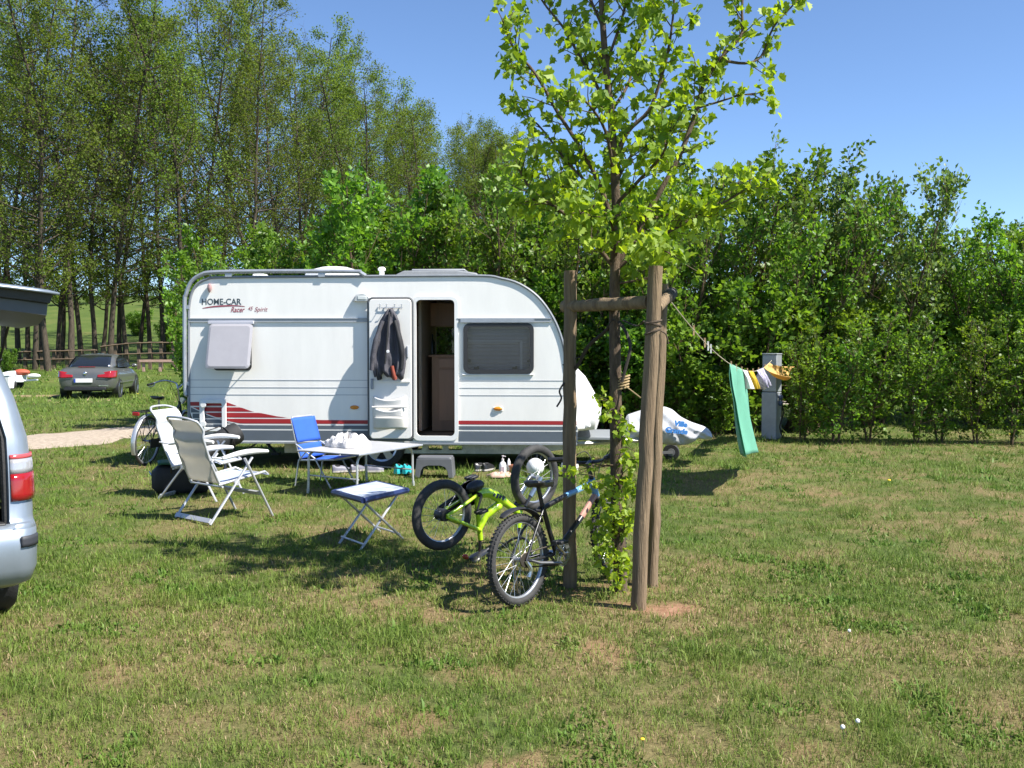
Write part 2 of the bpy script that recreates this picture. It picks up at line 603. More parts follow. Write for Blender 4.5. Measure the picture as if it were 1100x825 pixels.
# ================================================================== vegetation
def limb(rs, p, d, L, n, wob, up):
    p = np.array(p, float); d = np.array(d, float); d /= np.linalg.norm(d)
    pts = [p.copy()]
    for i in range(n):
        d = d + rs.normal(0, wob, 3) + np.array([0, 0, up]); d /= np.linalg.norm(d)
        p = p + d * (L / n); pts.append(p.copy())
    return np.array(pts)
def along(pts, t):
    q = t * (len(pts) - 1); i = min(int(q), len(pts) - 2)
    f = q - i
    d = pts[i + 1] - pts[i]
    return pts[i] * (1 - f) + pts[i + 1] * f, d / np.linalg.norm(d)
def side_dir(rs, axis, ang, az):
    a = np.cross(axis, [0, 0, 1.0])
    if np.linalg.norm(a) < 0.05: a = np.array([1.0, 0, 0])
    a /= np.linalg.norm(a); b = np.cross(axis, a)
    return axis * math.cos(ang) + (a * math.cos(az) + b * math.sin(az)) * math.sin(ang)

def make_plant(name, seed, H, tr, stems, n1, f0, prof, ang1, up1, n2, l2, n3, l3, nleaf, lsize, lmat, bmat, label, cat, group=None,
               leafdir=0.0, lw=0.62, spread=0.1, thick2=0.30, minr=0.006, stem_spread=0.0, stem_up=0.02, bare=0.0, wob=0.07, nstop=1.0, t2a=.18):
    """one plant: trunk mesh of all its wood, crown mesh of all its leaves; grown from branching rules"""
    rs = np.random.RandomState(seed)
    wood = MB(); LP = []; LD = []; LT = []
    for s_ in range(stems):
        a = 2 * PI * (s_ + rs.rand() * .6) / stems
        base = np.array([math.cos(a), math.sin(a), 0]) * stem_spread * (0.25 if stems > 1 else 0) * rs.rand()
        d = np.array([math.cos(a) * stem_spread * .35, math.sin(a) * stem_spread * .35, 1.0])
        hh = H * (1 if stems == 1 else rs.uniform(0.72, 1.0))
        tp = limb(rs, base - np.array([0, 0, .15]), d, hh * nstop, 9, wob * .5, stem_up)
        rr = tr * (1 if stems == 1 else rs.uniform(.6, 1))
        wood.tube(tp, [rr * (1.25 if i == 0 else 1) * (1 - 0.88 * i / 9) + minr for i in range(10)], 7 if stems == 1 else 5, cap=False)
        az = rs.rand() * 6.28
        for i in range(n1):
            t = f0 + (1 - f0) * ((i + rs.rand()) / n1)
            az += 2.4 + rs.normal(0, .4)
            b0, ax = along(tp, min(t, 0.995))
            L1 = prof((t - f0) / (1 - f0)) * rs.uniform(.65, 1.2)
            p1 = limb(rs, b0, side_dir(rs, ax, ang1 * rs.uniform(.75, 1.2), az), L1, 5, wob, up1)
            r1 = max(minr, rr * (1 - .85 * t) * thick2 * rs.uniform(.8, 1.3))
            wood.tube(p1, [r1 * (1 - .8 * k / 5) + minr * .5 for k in range(6)], 4, cap=False)
            tone1 = rs.uniform(0.15, 0.85)
            isbare = rs.rand() < bare
            for j in range(n2):
                t2 = t2a + (1 - t2a) * (j + rs.rand()) / n2
                b1, ax1 = along(p1, min(t2, .99))
                L2 = L1 * l2 * (1.15 - .6 * t2) * rs.uniform(.6, 1.3)
                p2 = limb(rs, b1, side_dir(rs, ax1, rs.uniform(.4, 1.0), rs.rand() * 6.28), L2, 3, wob * 1.3, up1 * .7)
                wood.tube(p2, [minr * 1.0, minr * .8, minr * .6, minr * .3], 3, cap=False)
                segs = [p2]
                for k in range(n3):
                    b2, ax2 = along(p2, rs.uniform(.15, .98))
                    p3 = limb(rs, b2, side_dir(rs, ax2, rs.uniform(.4, 1.1), rs.rand() * 6.28), L2 * l3 * rs.uniform(.6, 1.3), 2, wob, up1)
                    wood.tube(p3, [minr * .6, minr * .45, minr * .25], 3, cap=False)
                    segs.append(p3)
                if isbare and rs.rand() < .8: continue
                tone2 = np.clip(tone1 + rs.normal(0, .13), 0, 1)
                for sg in segs:
                    for q in range(nleaf):
                        pp, dd = along(sg, rs.uniform(.12, 1))
                        LP.append(pp + rs.normal(0, spread, 3) * .5); LD.append(dd + rs.normal(0, .8, 3) + np.array([0, 0, leafdir]))
                        LT.append(np.clip(tone2 + rs.normal(0, .16), 0, 1))
    LP = np.array(LP); LD = np.array(LD); LT = np.array(LT); n = len(LP)
    N = rs.normal(0, .75, (n, 3)) + np.array([0, 0, .8])
    sz = lsize * rs.uniform(.6, 1.3, n)
    root = thing(name, label, cat, (0, 0, 0), 0, group)
    wood.build('trunk' if stems == 1 else 'stems', bmat, root, smooth=True, angle=80)
    leaves('crown', LP, LD, N, sz, sz * lw, LT, RHOMB_V, RHOMB_F, lmat, root)
    root['_h'] = H
    return root

bark_dark = pm('bark_dark', (.075, .06, .045), 0.95, var=0.45, vscale=7, bump=.7, bscale=25, spec=.15, stretch=(3, 3, .6))
bark_brown = pm('bark_brown', (.12, .085, .055), 0.95, var=.4, vscale=9, bump=.6, bscale=40, spec=.15, stretch=(3, 3, .7))
LM_alder = leaf_mat('leaf_olive', (.092, .142, .022), (.18, .245, .043), trans=.48, hue=.014, rough=.6, spec=.2)
LM_hazel = leaf_mat('leaf_fresh', (.07, .155, .014), (.19, .32, .04), trans=.44, hue=.012)
LM_hedge = leaf_mat('leaf_deep', (.066, .145, .015), (.18, .29, .038), trans=.48, hue=.015)
LM_pale = leaf_mat('leaf_pale', (.085, .155, .035), (.20, .29, .09), trans=.45, hue=.012)
LM_horn = leaf_mat('leaf_hornbeam', (.07, .15, .016), (.185, .30, .04), trans=.48, hue=.015)

VAR = {}
hump = lambda w, pw=1.0: (lambda t: w * (0.35 + 0.65 * math.sin(PI * min(1, max(0, (t * .9 + .08)))) ** pw))
for k in range(4):
    VAR['alder', k] = make_plant('slender_tree', 100 + k, 21, .15, 1, 54, .17, (lambda t: 4.9 * (1 - .62 * t) * (.4 + .6 * min(1, t * 5))), 1.15, .06,
                                 8, .44, 4, .62, 5, .13, LM_alder, bark_dark, 'x', 'tree', minr=.0085, wob=.13, thick2=.40, bare=.16, spread=.30, t2a=.30, lw=.75)
for k in range(3):
    VAR['hazel', k] = make_plant('bushy_tree', 200 + k, 5.0, .05, 6, 16, .10, hump(1.25), .75, .16, 6, .45, 3, .6, 5, .115, LM_hazel, bark_brown,
                                 'x', 'tree', stem_spread=.8, minr=.005, wob=.1, spread=.1, lw=.72)
for k in range(4):
    VAR['hedge', k] = make_plant('hedge_tree', 300 + k, 6.0, .055, 6, 18, .05, hump(1.75), .72, .26, 6, .42, 3, .6, 5, .105,
                                 [LM_hedge, LM_hazel, LM_pale, LM_hedge][k], bark_brown, 'x', 'tree', stem_spread=1.15, minr=.006, wob=.1, spread=.1,
                                 bare=[.03, .08, .16, .03][k], lw=.7, nstop=.86)
for k in range(3):
    VAR['shrub', k] = make_plant('shrub', 400 + k, 2.6, .03, 7, 12, .04, hump(.75), .7, .15, 5, .5, 3, .6, 5, .10, [LM_hedge, LM_hazel, LM_hedge][k], bark_brown,
                                 'x', 'shrub', stem_spread=.8, minr=.004, spread=.08, lw=.7)
for k in range(3):
    VAR['horn', k] = make_plant('young_hornbeam', 500 + k, 2.35, .022, 2, 26, .07, (lambda t: .62 * (1 - .5 * t) * (.6 + .4 * min(1, t * 5))), 1.0, .10, 5, .45, 2, .6, 3, .065, LM_horn,
                                bark_brown, 'x', 'shrub', stem_spread=.25, minr=.0035, wob=.1, spread=.045, lw=.7)

used = set()
def plant(kind, k, px, topy, Y, label, wk=1.0, rz=None, group=None, name=None, X=None, seed=0):
    src = VAR[kind, k]
    rs = random.Random(int(px * 7 + Y * 13 + seed))
    x = (px - 550) / F * Y if X is None else X
    z = float(hgt(x, Y))
    H = P(px, topy, Y).z - z
    s = H / (src['_h'] * {'horn': 1.0, 'hedge': .95}.get(kind, 1.06))
    if (kind, k) in used: o = copy_tree(src)
    else: o = src; used.add((kind, k))
    o.location = (x, Y, z)
    tl_ = .05 if kind == 'alder' else .02
    o.rotation_euler = (rs.uniform(-tl_, tl_), rs.uniform(-tl_, tl_), rz if rz is not None else rs.random() * 6.28)
    o.scale = (s * wk, s * wk, s)
    o['label'] = label
    if group: o['group'] = group
    elif 'group' in o: del o['group']
    if name: o.name = name
    return o

# --- the tall wood beyond the car; trunks placed as they stand in the photo
wood_g = 'tall slender trees in the wood'
L_car = 'tall slender tree with dark trunk and sparse spring leaves beyond the parked car'
L_back = 'tall slender spring tree of the wood rising above the bushes behind the caravan'
rt = random.Random(4)
for i, (px, Y, H) in enumerate([(-60, 50, 20), (-30, 55, 21), (4, 49, 20), (20, 54, 21), (38, 47, 19), (52, 46, 21), (62, 55, 18), (76, 48, 22), (88, 52, 20), (103, 51, 19.5),
                                (118, 50, 22), (136, 53, 19), (162, 60, 21), (196, 50, 21), (-95, 52, 21), (-130, 47, 20), (45, 66, 22), (110, 68, 21), (150, 72, 22), (5, 70, 21), (176, 56, 21), (66, 60, 21), (128, 60, 22), (30, 62, 22)]):
    x = (px - 550) / F * Y
    topy = 370 - (H + float(hgt(x, Y)) - 1.7) / Y * F
    plant('alder', i % 4, px, topy, Y, L_car, wk=.95, group=wood_g)
for i, (px, topy, Y) in enumerate([(218, -30, 55), (236, -60, 62), (258, -20, 52), (280, -45, 60), (300, 5, 54), (322, -15, 63), (338, 25, 55), (352, 48, 66), (372, 58, 58),
                                   (392, 70, 68), (412, 82, 60), (434, 95, 70), (456, 112, 62), (478, 118, 72), (500, 128, 64), (522, 136, 74), (545, 142, 66), (568, 150, 74),
                                   (270, 0, 75), (310, 20, 80), (207, -20, 70), (228, -10, 80), (290, -25, 68), (346, 40, 78), (366, 62, 84), (402, 82, 82), (444, 108, 80), (468, 118, 84), (490, 122, 80), (512, 134, 84), (534, 140, 82), (556, 148, 80), (330, 20, 70), (425, 88, 58), (450, 100, 58), (472, 114, 57), (494, 122, 59), (516, 130, 58), (538, 138, 60), (560, 144, 60), (484, 116, 66), (528, 134, 68), (575, 150, 66), (404, 78, 56)]):
    plant('alder', (i * 3 + 1) % 4, px, topy, Y, L_back, wk=1.0 if topy > 40 else .9, group=wood_g)

# --- bushes and hedge trees behind the caravan and clothes line
for (kind, k, px, topy, Y, wk, label) in [
    ('hazel', 0, 258, 236, 20.5, .9, 'bright green bushy tree at the left end of the hedge above HOME-CAR lettering'),
    ('shrub', 1, 222, 300, 21.5, .8, 'low loose shrub beside the caravan rear end with the red stripes'),
    ('hazel', 1, 322, 222, 21.5, .9, 'bright green bushy tree behind the caravan roof dome'),
    ('hazel', 2, 388, 172, 20.6, 1.0, 'tallest fresh green bushy tree behind the caravan chimney'),
    ('hazel', 0, 448, 196, 21.5, .95, 'fresh green bushy tree behind the dark caravan roof hatch'),
    ('hedge', 0, 505, 176, 22.0, 1.0, 'deep green hedge tree rising behind the rounded caravan front corner'),
    ('hedge', 1, 556, 150, 21.2, 1.0, 'deep green hedge tree left of the maple crown, over the caravan nose'),
    ('hedge', 3, 612, 172, 20.5, .95, 'dark hedge tree behind the left wooden stake post'),
    ('hedge', 0, 664, 150, 21.5, 1.0, 'dark hedge tree directly behind the young maple trunk'),
    ('hedge', 1, 722, 175, 20.3, .95, 'hedge tree behind the clothes line end at the wooden stakes'),
    ('hedge', 3, 786, 118, 21.6, 1.05, 'tall hedge tree with a high peak right of the maple crown'),
    ('hedge', 0, 836, 185, 20.2, .95, 'hedge tree standing behind the grey metal post'),
    ('hedge', 2, 884, 138, 20.8, .85, 'pale green hedge tree with upright shoots and bare twigs'),
    ('hedge', 2, 940, 160, 21.4, .85, 'pale leaved hedge tree with thin bare twigs beside the dip in the hedge'),
    ('hedge', 1, 985, 238, 24.0, .9, 'lower hedge tree left of the gap of sky above the hedge'),
    ('hedge', 3, 1030, 258, 25.0, .9, 'small distant hedge tree in the dip of the hedge line'),
    ('hedge', 0, 1072, 205, 21.5, .95, 'dark hedge tree near the right edge behind the clipped young hornbeams'),
    ('hedge', 1, 1124, 195, 21.0, 1.0, 'dark hedge tree cut by the right edge of the picture'),
    ('hedge', 3, 1190, 170, 21.5, 1.0, 'dark hedge tree standing outside the right edge of the picture'),
    ('hedge', 0, 1260, 180, 22, 1.0, 'broad hedge tree well outside the right edge of the picture'),
    ('shrub', 0, 600, 335, 19.6, 1.1, 'dark low shrub behind the caravan nose and left stake'),
    ('shrub', 2, 676, 330, 19.3, 1.1, 'dark low shrub behind the maple trunk above the covered hitch'),
    ('shrub', 1, 745, 300, 19.2, 1.1, 'green shrub behind the hanging green towel'),
    ('shrub', 0, 800, 292, 19.4, 1.1, 'dense shrub between the green towel and the grey post'),
    ('shrub', 2, 872, 300, 19.6, 1.0, 'dense shrub behind the first young hornbeam beside the grey post'),
    ('shrub', 0, 640, 280, 20.3, 1.1, 'dark shrub deep in the hedge behind the wooden crossbar'),
    ('shrub', 2, 560, 300, 20.4, 1.1, 'dark shrub behind the curved caravan front'),
    ('shrub', 1, 1058, 330, 21.0, 1.1, 'rounded sunlit shrub behind the rightmost young hornbeams'),
    ('shrub', 0, 1120, 320, 20.5, 1.1, 'dense shrub at the right edge behind the young hornbeams'),
    ('shrub', 0, 716, 390, 18.9, 1.2, 'dark low growth under the hedge behind the wooden stakes'),
    ('shrub', 2, 770, 385, 18.9, 1.2, 'dark low growth under the hedge behind the covered hitch'),
    ('shrub', 2, 940, 300, 21.2, 1.1, 'shrub in the hedge behind the middle young hornbeams'),
    ('shrub', 0, 1000, 310, 22.5, 1.1, 'shrub under the dip in the hedge line'),
]:
    plant(kind, k, px, topy, Y, label, wk)
# a row of young hornbeams set in front of the hedge
for i, (px, topy, Y, label) in enumerate([
    (862, 352, 17.6, 'young hornbeam nearest the grey metal post'),
    (898, 336, 17.4, 'young hornbeam second from the grey metal post'),
    (934, 330, 17.5, 'young hornbeam third from the grey metal post'),
    (985, 338, 17.2, 'young hornbeam standing apart after the gap in the row'),
    (1010, 346, 17.5, 'slim young hornbeam fifth from the grey metal post'),
    (1050, 336, 17.1, 'young hornbeam sixth from the grey metal post'),
    (1088, 332, 16.9, 'young hornbeam at the right edge of the picture'),
    (1130, 330, 16.9, 'young hornbeam just outside the right edge of the picture')]):
    plant('horn', i % 3, px, topy, Y, label, 1.12 if px < 950 else 1.0, group='young hornbeams planted in a row')

# --- scrub on the far meadow
for i, (px, topy, Y, k, wk, label) in enumerate([
    (166, 302, 116, 3, .8, 'small dark tree on the skyline of the far meadow'),
    (190, 306, 114, 1, 1.9, 'wide bush at the top of the far meadow behind the wood'),
    (130, 310, 118, 0, 2.4, 'long low bush on the meadow skyline beyond the car'),
    (98, 308, 119, 3, 2.4, 'long low bush on the meadow skyline left of the car'),
    (66, 309, 117, 0, 2.4, 'low bush on the meadow skyline just past the raised tailgate'),
    (36, 306, 118, 1, 2.4, 'low bush on the meadow skyline behind the raised tailgate'),
    (182, 336, 74, 1, .9, 'thin brownish bush on the meadow close to the caravan rear'),
    (150, 330, 88, 1, 1.4, 'pale green bush half way up the far meadow'),
    (8, 372, 44, 0, .9, 'dark bush at the foot of the wood beside the white box')]):
    plant('hedge' if Y > 110 else 'shrub', k, px, topy, Y, label, wk)
for k, v in VAR.items():
    if k not in used:
        for c in list(v.children): bpy.data.objects.remove(c)
        bpy.data.objects.remove(v)
for o in bpy.data.objects:
    if '_h' in o: del o['_h']

# ================================================================== the staked maple in front
LM_maple = leaf_mat('leaf_maple', (.11, .20, .018), (.30, .40, .04), trans=.48, hue=.0, rough=.5, tr_boost=(1.7, 1.6, .5))
bark_maple = pm('bark_maple', (.11, .08, .055), .9, var=.45, vscale=14, bump=.6, bscale=60, spec=.2, stretch=(3, 3, .7))
mrs = np.random.RandomState(77)
MY = 6.85
mbase = G(667, 641)
maple = thing('maple_tree', 'young maple with fresh lime green leaves tied between three wooden stakes', 'tree', (mbase.x, MY, 0))
mw = MB()
LP, LD, LT = [], [], []
def px_line(pl, dy0, dy1):
    n = len(pl)
    return [np.array(P(x, y, MY + dy0 + (dy1 - dy0) * i / (n - 1))) for i, (x, y) in enumerate(pl)]
tr = px_line([(667, 648), (664, 560), (662, 480), (661, 400), (660, 330), (661, 280), (662, 230), (660, 180), (656, 120), (650, 60), (646, 0), (642, -70), (640, -130)], 0, 0)
trs = [np.array(v) for v in smooth_path(tr, 4)]
nt_ = len(trs)
mw.tube(trs, [.047 * (1 - .80 * i / nt_) * (1.35 if i == 0 else 1) + .003 for i in range(nt_)], 10)
LS = []
def cluster(p, d, n, tone, small=0):
    for q in range(n):
        dd = d * .35 + mrs.normal(0, .62, 3) + np.array([0, 0, -.55])
        LS.append(.74 if small else 1.0); LP.append(p + mrs.normal(0, .024 if small else .032, 3)); LD.append(dd); LT.append(np.clip(tone + mrs.normal(0, .2), 0, 1))
def twigs(pts, r0, dens, lmin, lmax, t0=.15, size=1.0, upb=.25):
    pts = np.array(pts)
    Ltot = np.linalg.norm(np.diff(pts, axis=0), axis=1).sum()
    n = max(2, int(Ltot * dens * 1.8))
    for i in range(n):
        t = t0 + (1 - t0) * (i + mrs.rand()) / n
        p, d = along(pts, min(.999, t))
        dd = side_dir(mrs, d, mrs.uniform(.5, 1.2), mrs.rand() * 6.28) + np.array([0, 0, upb])
        L = mrs.uniform(lmin, lmax) * (1.15 - .4 * t)
        q = limb(mrs, p, dd, L, 3, .14, .05)
        mw.tube(q, [.0045, .0035, .0028, .0018], 4, cap=False)
        tone = mrs.uniform(.15, .85)
        cluster(q[-1], d, mrs.randint(5, 9), tone)
        if L > .12: cluster(q[1], d, mrs.randint(2, 5), tone)
        if L > .2: cluster(q[2], d, mrs.randint(2, 5), tone)
        if L > .3:
            for s_ in range(2):
                p3, d3 = along(q, mrs.uniform(.3, .8))
                q3 = limb(mrs, p3, side_dir(mrs, d3, .9, mrs.rand() * 6.28), L * .45, 2, .12, .04)
                mw.tube(q3, [.003, .0024, .0016], 3, cap=False)
                cluster(q3[-1], d3, mrs.randint(3, 7), tone)
    cluster(pts[-1], np.array([0, 0, 1.]), 7, .6)
def mlimb(pl, dy0, dy1, r, dens=9, lmin=.08, lmax=.34, t0=.2):
    pts = [np.array(v) for v in smooth_path(px_line(pl, dy0, dy1), 4)]
    n = len(pts)
    mw.tube(pts, [r * (1 - .8 * i / n) + .002 for i in range(n)], 6, cap=False)
    twigs(pts, r, dens, lmin, lmax, t0)
mlimb([(661, 175), (674, 142), (697, 119), (709, 87), (717, 58), (723, 17), (726, -40)], 0, -.2, .016)
mlimb([(662, 285), (692, 235), (729, 169), (749, 116), (755, 93), (773, 64), (796, 38), (797, 9), (800, -25)], 0, .15, .02, 8)
mlimb([(773, 64), (800, 68), (818, 60), (831, 29), (854, 3), (868, -20)], .12, .25, .009, 8, .05, .22)
mlimb([(749, 116), (770, 110), (793, 103), (812, 100)], .1, .0, .007, 9, .05, .2)
mlimb([(661, 250), (645, 200), (624, 160), (598, 119), (575, 79), (552, 52), (540, 22)], 0, -.1, .017, 8, .06, .3)
mlimb([(640, 205), (610, 175), (578, 134), (549, 113)], -.05, .2, .009, 9, .05, .24)
mlimb([(658, 130), (640, 90), (621, 58), (607, 32), (582, 0), (570, -30)], 0, .25, .012, 9)
mlimb([(661, 290), (630, 250), (600, 225), (572, 205), (556, 180)], 0, -.25, .014, 14, .1, .38, .1)
mlimb([(661, 290), (700, 260), (742, 236), (782, 215), (806, 200)], 0, -.2, .014, 13, .1, .36, .1)
mlimb([(661, 270), (690, 240), (735, 228), (770, 235)], 0, .45, .012, 14, .1, .36, .1)
mlimb([(661, 240), (630, 215), (600, 200), (585, 215)], 0, .5, .012, 14, .1, .36, .1)
mlimb([(651, 70), (668, 20), (680, -30), (690, -80)], 0, -.2, .010)
mlimb([(648, 30), (625, -20), (600, -70)], 0, .2, .010)
mlimb([(645, 0), (690, -40), (720, -90)], 0, .4, .010)
mlimb([(656, 120), (675, 90), (684, 50), (690, 10)], 0, .6, .010)
mlimb([(660, 190), (650, 140), (630, 110), (612, 100)], 0, -.6, .011)
mlimb([(661, 220), (690, 190), (712, 165), (720, 140)], 0, -.6, .012)
mlimb([(661, 200), (676, 170), (700, 150), (735, 140)], 0, .7, .011)
mlimb([(661, 260), (655, 235), (640, 225), (622, 230)], 0, -.7, .011, 15, .1, .36)
mlimb([(661, 275), (668, 260), (690, 262), (712, 268)], 0, -.7, .011, 15, .1, .36)
twigs(trs[24:], .02, 8, .12, .4, 0)
mlimb([(661, 305), (690, 300), (715, 292)], 0, -.2, .007, 13, .08, .26, .1)

# leafy shoots low on the trunk
for (x, y, r_, n, dy) in [(659, 440, 8, 4, -.1), (674, 460, 13, 7, -.12), (678, 495, 11, 6, -.1), (610, 509, 8, 4, -.28), (628, 520, 5, 2, -.25), (648, 524, 14, 6, -.2), (672, 524, 13, 7, -.12),
                        (642, 552, 8, 4, -.22), (655, 550, 16, 9, -.18), (674, 556, 12, 8, -.1), (648, 578, 9, 5, -.15), (662, 578, 16, 9, -.12), (653, 598, 11, 7, -.15), (668, 598, 9, 5, -.1),
                        (660, 615, 9, 5, -.12), (656, 565, 20, 6, .12), (668, 535, 16, 5, .14), (636, 425, 8, 3, .0), (688, 555, 5, 2, -.3), (664, 632, 7, 3, -.1)]:
    for q in range(n):
        tgt = np.array(P(x + mrs.uniform(-r_, r_), y + mrs.uniform(-r_, r_) * .8, MY + dy + mrs.uniform(-.12, .12)))
        zt = max(.06, tgt[2] - mrs.uniform(.0, .15))
        i0 = int(np.argmin([abs(v[2] - zt) for v in trs]))
        p0 = trs[i0]
        mid = p0 * .5 + tgt * .5 + np.array([0, 0, .02])
        mw.tube([p0, mid, tgt], [.004, .003, .002], 4, cap=False)
        tone = mrs.uniform(.35, 1)
        cluster(tgt, tgt - p0, mrs.randint(5, 9), tone, 1)
        cluster(mid, tgt - p0, mrs.randint(1, 3), tone, 1)
mw.build('trunk', bark_maple, maple, world=True, angle=80)
LPa = np.array(LP) - np.array([mbase.x, MY, 0])
nL = len(LPa)
print('maple leaves', nL)
Nn = mrs.normal(0, .85, (nL, 3)) + np.array([.15, -.2, .55])
sz = .057 * mrs.uniform(.45, 1.3, nL) * np.array(LS)
leaves('crown', LPa, np.array(LD), Nn, sz, sz * 1.0, np.array(LT), MAPLE_V, MAPLE_F, LM_maple, maple)

# ================================================================== grass (stuff) and lawn flowers
def path_dist(x, y, pts):
    d = np.full(x.shape, 1e9)
    pp = smooth_path([Vector((a, b, 0)) for a, b in pts], 6)
    for a, b in zip(pp[:-1], pp[1:]):
        ax, ay, bx, by = a.x, a.y, b.x, b.y
        t = np.clip(((x - ax) * (bx - ax) + (y - ay) * (by - ay)) / ((bx - ax) ** 2 + (by - ay) ** 2), 0, 1)
        d = np.minimum(d, np.hypot(x - ax - t * (bx - ax), y - ay - t * (by - ay)))
    return d
def grass():
    rs = np.random.RandomState(9)
    Vs, Fs, Cs = [], [], []
    off = 0
    for (y0, y1, dens, h0, w0, segs) in [(3.2, 5.2, 7500, .036, .0034, 2), (5.2, 8, 4600, .040, .0046, 2), (8, 12, 2000, .046, .007, 1), (12, 18, 800, .055, .011, 1), (18, 29, 190, .08, .02, 1),
                                         (29, 50, 45, .12, .04, 1)]:
        xl0, xr0 = -.70, .74
        area_n = int(((y1 - y0) * ((xr0 - xl0) * (y0 + y1) / 2 + 2)) * dens)
        # tufts: blades share a root region
        nt = area_n // 7
        ty = rs.uniform(y0, y1, nt); tx = rs.uniform(0, 1, nt) * ((xr0 - xl0) * ty + 2.0) + xl0 * ty - 1.0
        th = np.clip(rs.lognormal(0, .35, nt), .5, 2.2)
        tt = rs.uniform(0, 1, nt)
        k = 7
        x = np.repeat(tx, k) + rs.normal(0, .018 * max(1, y0 / 7), nt * k); y = np.repeat(ty, k) + rs.normal(0, .018 * max(1, y0 / 7), nt * k)
        hh = np.repeat(th, k); tone = np.repeat(tt, k)
        dry, soil = fields(x, y)
        keep = rs.rand(len(x)) > np.clip(soil * 1.15, 0, .96)
        keep &= rs.rand(len(x)) > np.clip(dry - .35, 0, 1) * .35
        if y0 > 9:
            keep &= path_dist(x, y, PATH_PTS) > PATH_W * .5 * (1 + .15 * (rs.rand(len(x)) - .5)) - .1
            keep &= path_dist(x, y, TRACK_PTS) > .6
            keep &= ~((x > -4.6) & (x < 1.0) & (y > 14.0) & (y < 15.6))
            keep &= ~((y > 18.6) & (x > -5.6) & (x < 8) & (rs.rand(len(x)) < .7))
        x, y, hh, tone, dry = x[keep], y[keep], hh[keep], tone[keep], dry[keep]
        n = len(x)
        z = hgt(x, y)
        lush = vnoise(x, y, .55, 41) * .6 + vnoise(x, y, .2, 42) * .4
        straw = rs.rand(n) < np.clip(.08 + dry * .31 - (lush > .64) * .2, .05, .92)
        h = h0 * hh * rs.uniform(.6, 1.35, n) * (1 + .8 * np.clip((lush - .60) / .2, 0, 1)) * np.where(straw, .75, 1)
        az = rs.uniform(0, 2 * PI, n)
        lean = np.where(straw, rs.uniform(.7, 2.0, n), rs.uniform(.25, 1.45, n))
        dx, dy = np.cos(az), np.sin(az)
        w = w0 * rs.uniform(.6, 1.3, n)
        weed = (vnoise(x, y, .33, 51) > .74) & (rs.rand(n) < .45)
        w = np.where(weed, w * 3.2, w); h = np.where(weed, h * .75, h); straw = straw & ~weed
        sa = rs.uniform(0, 2 * PI, n); sx, sy = np.cos(sa) * w / 2, np.sin(sa) * w / 2
        tipx = x + dx * h * np.sin(lean); tipy = y + dy * h * np.sin(lean); tipz = z + h * np.abs(np.cos(lean)) + .003
        b0 = np.stack([x - sx, y - sy, z - .006], -1); b1 = np.stack([x + sx, y + sy, z - .006], -1)
        tp = np.stack([tipx, tipy, tipz], -1)
        if segs == 2:
            mx = x + dx * h * np.sin(lean * .45) * .55; my = y + dy * h * np.sin(lean * .45) * .55; mz = z + h * .55 * np.cos(lean * .45)
            m0 = np.stack([mx - sx * .85, my - sy * .85, mz], -1); m1 = np.stack([mx + sx * .85, my + sy * .85, mz], -1)
            V = np.stack([b0, b1, m0, m1, tp], 1).reshape(-1, 3)
            f = np.array([(0, 1, 3), (0, 3, 2), (2, 3, 4)])
            kk = 5
        else:
            V = np.stack([b0, b1, tp], 1).reshape(-1, 3); f = np.array([(0, 1, 2)]); kk = 3
        Fc = (f[None] + (np.arange(n) * kk)[:, None, None]).reshape(-1, 3) + off
        off += len(V)
        r1 = rs.rand(n)
        gA = np.array([.080, .148, .020]); gB = np.array([.20, .285, .048]); gC = np.array([.26, .275, .07])
        u = np.clip(tone * .55 + r1 * .45, 0, 1)[:, None]
        col = gA * (1 - u) + gB * u
        yl = np.clip(dry * 1.1 + rs.normal(0, .2, n), 0, 1)[:, None] * .42
        col = col * (1 - yl) + gC * yl
        sA = np.array([.20, .135, .065]); sB = np.array([.50, .39, .22])
        col = np.where(weed[:, None], col * np.array([.75, .92, .8]), col)
        v = rs.rand(n)[:, None]
        col = np.where(straw[:, None], sA * (1 - v) + sB * v, col)
        col = np.concatenate([col, np.ones((n, 1))], 1)
        Vs.append(V); Fs.append(Fc); Cs.append(np.repeat(col, len(f), 0))
    m = bpy.data.materials.new('grass_blades'); m.use_nodes = True
    nt_ = m.node_tree; b = nt_.nodes['Principled BSDF']
    b.inputs['Roughness'].default_value = .55; b.inputs['Specular IOR Level'].default_value = .25
    at = nt_.nodes.new('ShaderNodeAttribute'); at.attribute_name = 'col'
    nt_.links.new(at.outputs['Color'], b.inputs['Base Color'])
    tl = nt_.nodes.new('ShaderNodeBsdfTranslucent'); nt_.links.new(at.outputs['Color'], tl.inputs[0])
    mx = nt_.nodes.new('ShaderNodeMixShader'); mx.inputs[0].default_value = .3
    out = [q for q in nt_.nodes if q.type == 'OUTPUT_MATERIAL'][0]
    nt_.links.new(b.outputs[0], mx.inputs[1]); nt_.links.new(tl.outputs[0], mx.inputs[2]); nt_.links.new(mx.outputs[0], out.inputs['Surface'])
    o = np_mesh('grass', np.concatenate(Vs), np.concatenate(Fs), m, None, {'col': ('FLOAT_COLOR', 'FACE', np.concatenate(Cs))})
    tag(o, 'short rough grass with tufts and dry straw blades', 'grass', kind='stuff')
    print('grass faces', len(o.data.polygons))
grass()
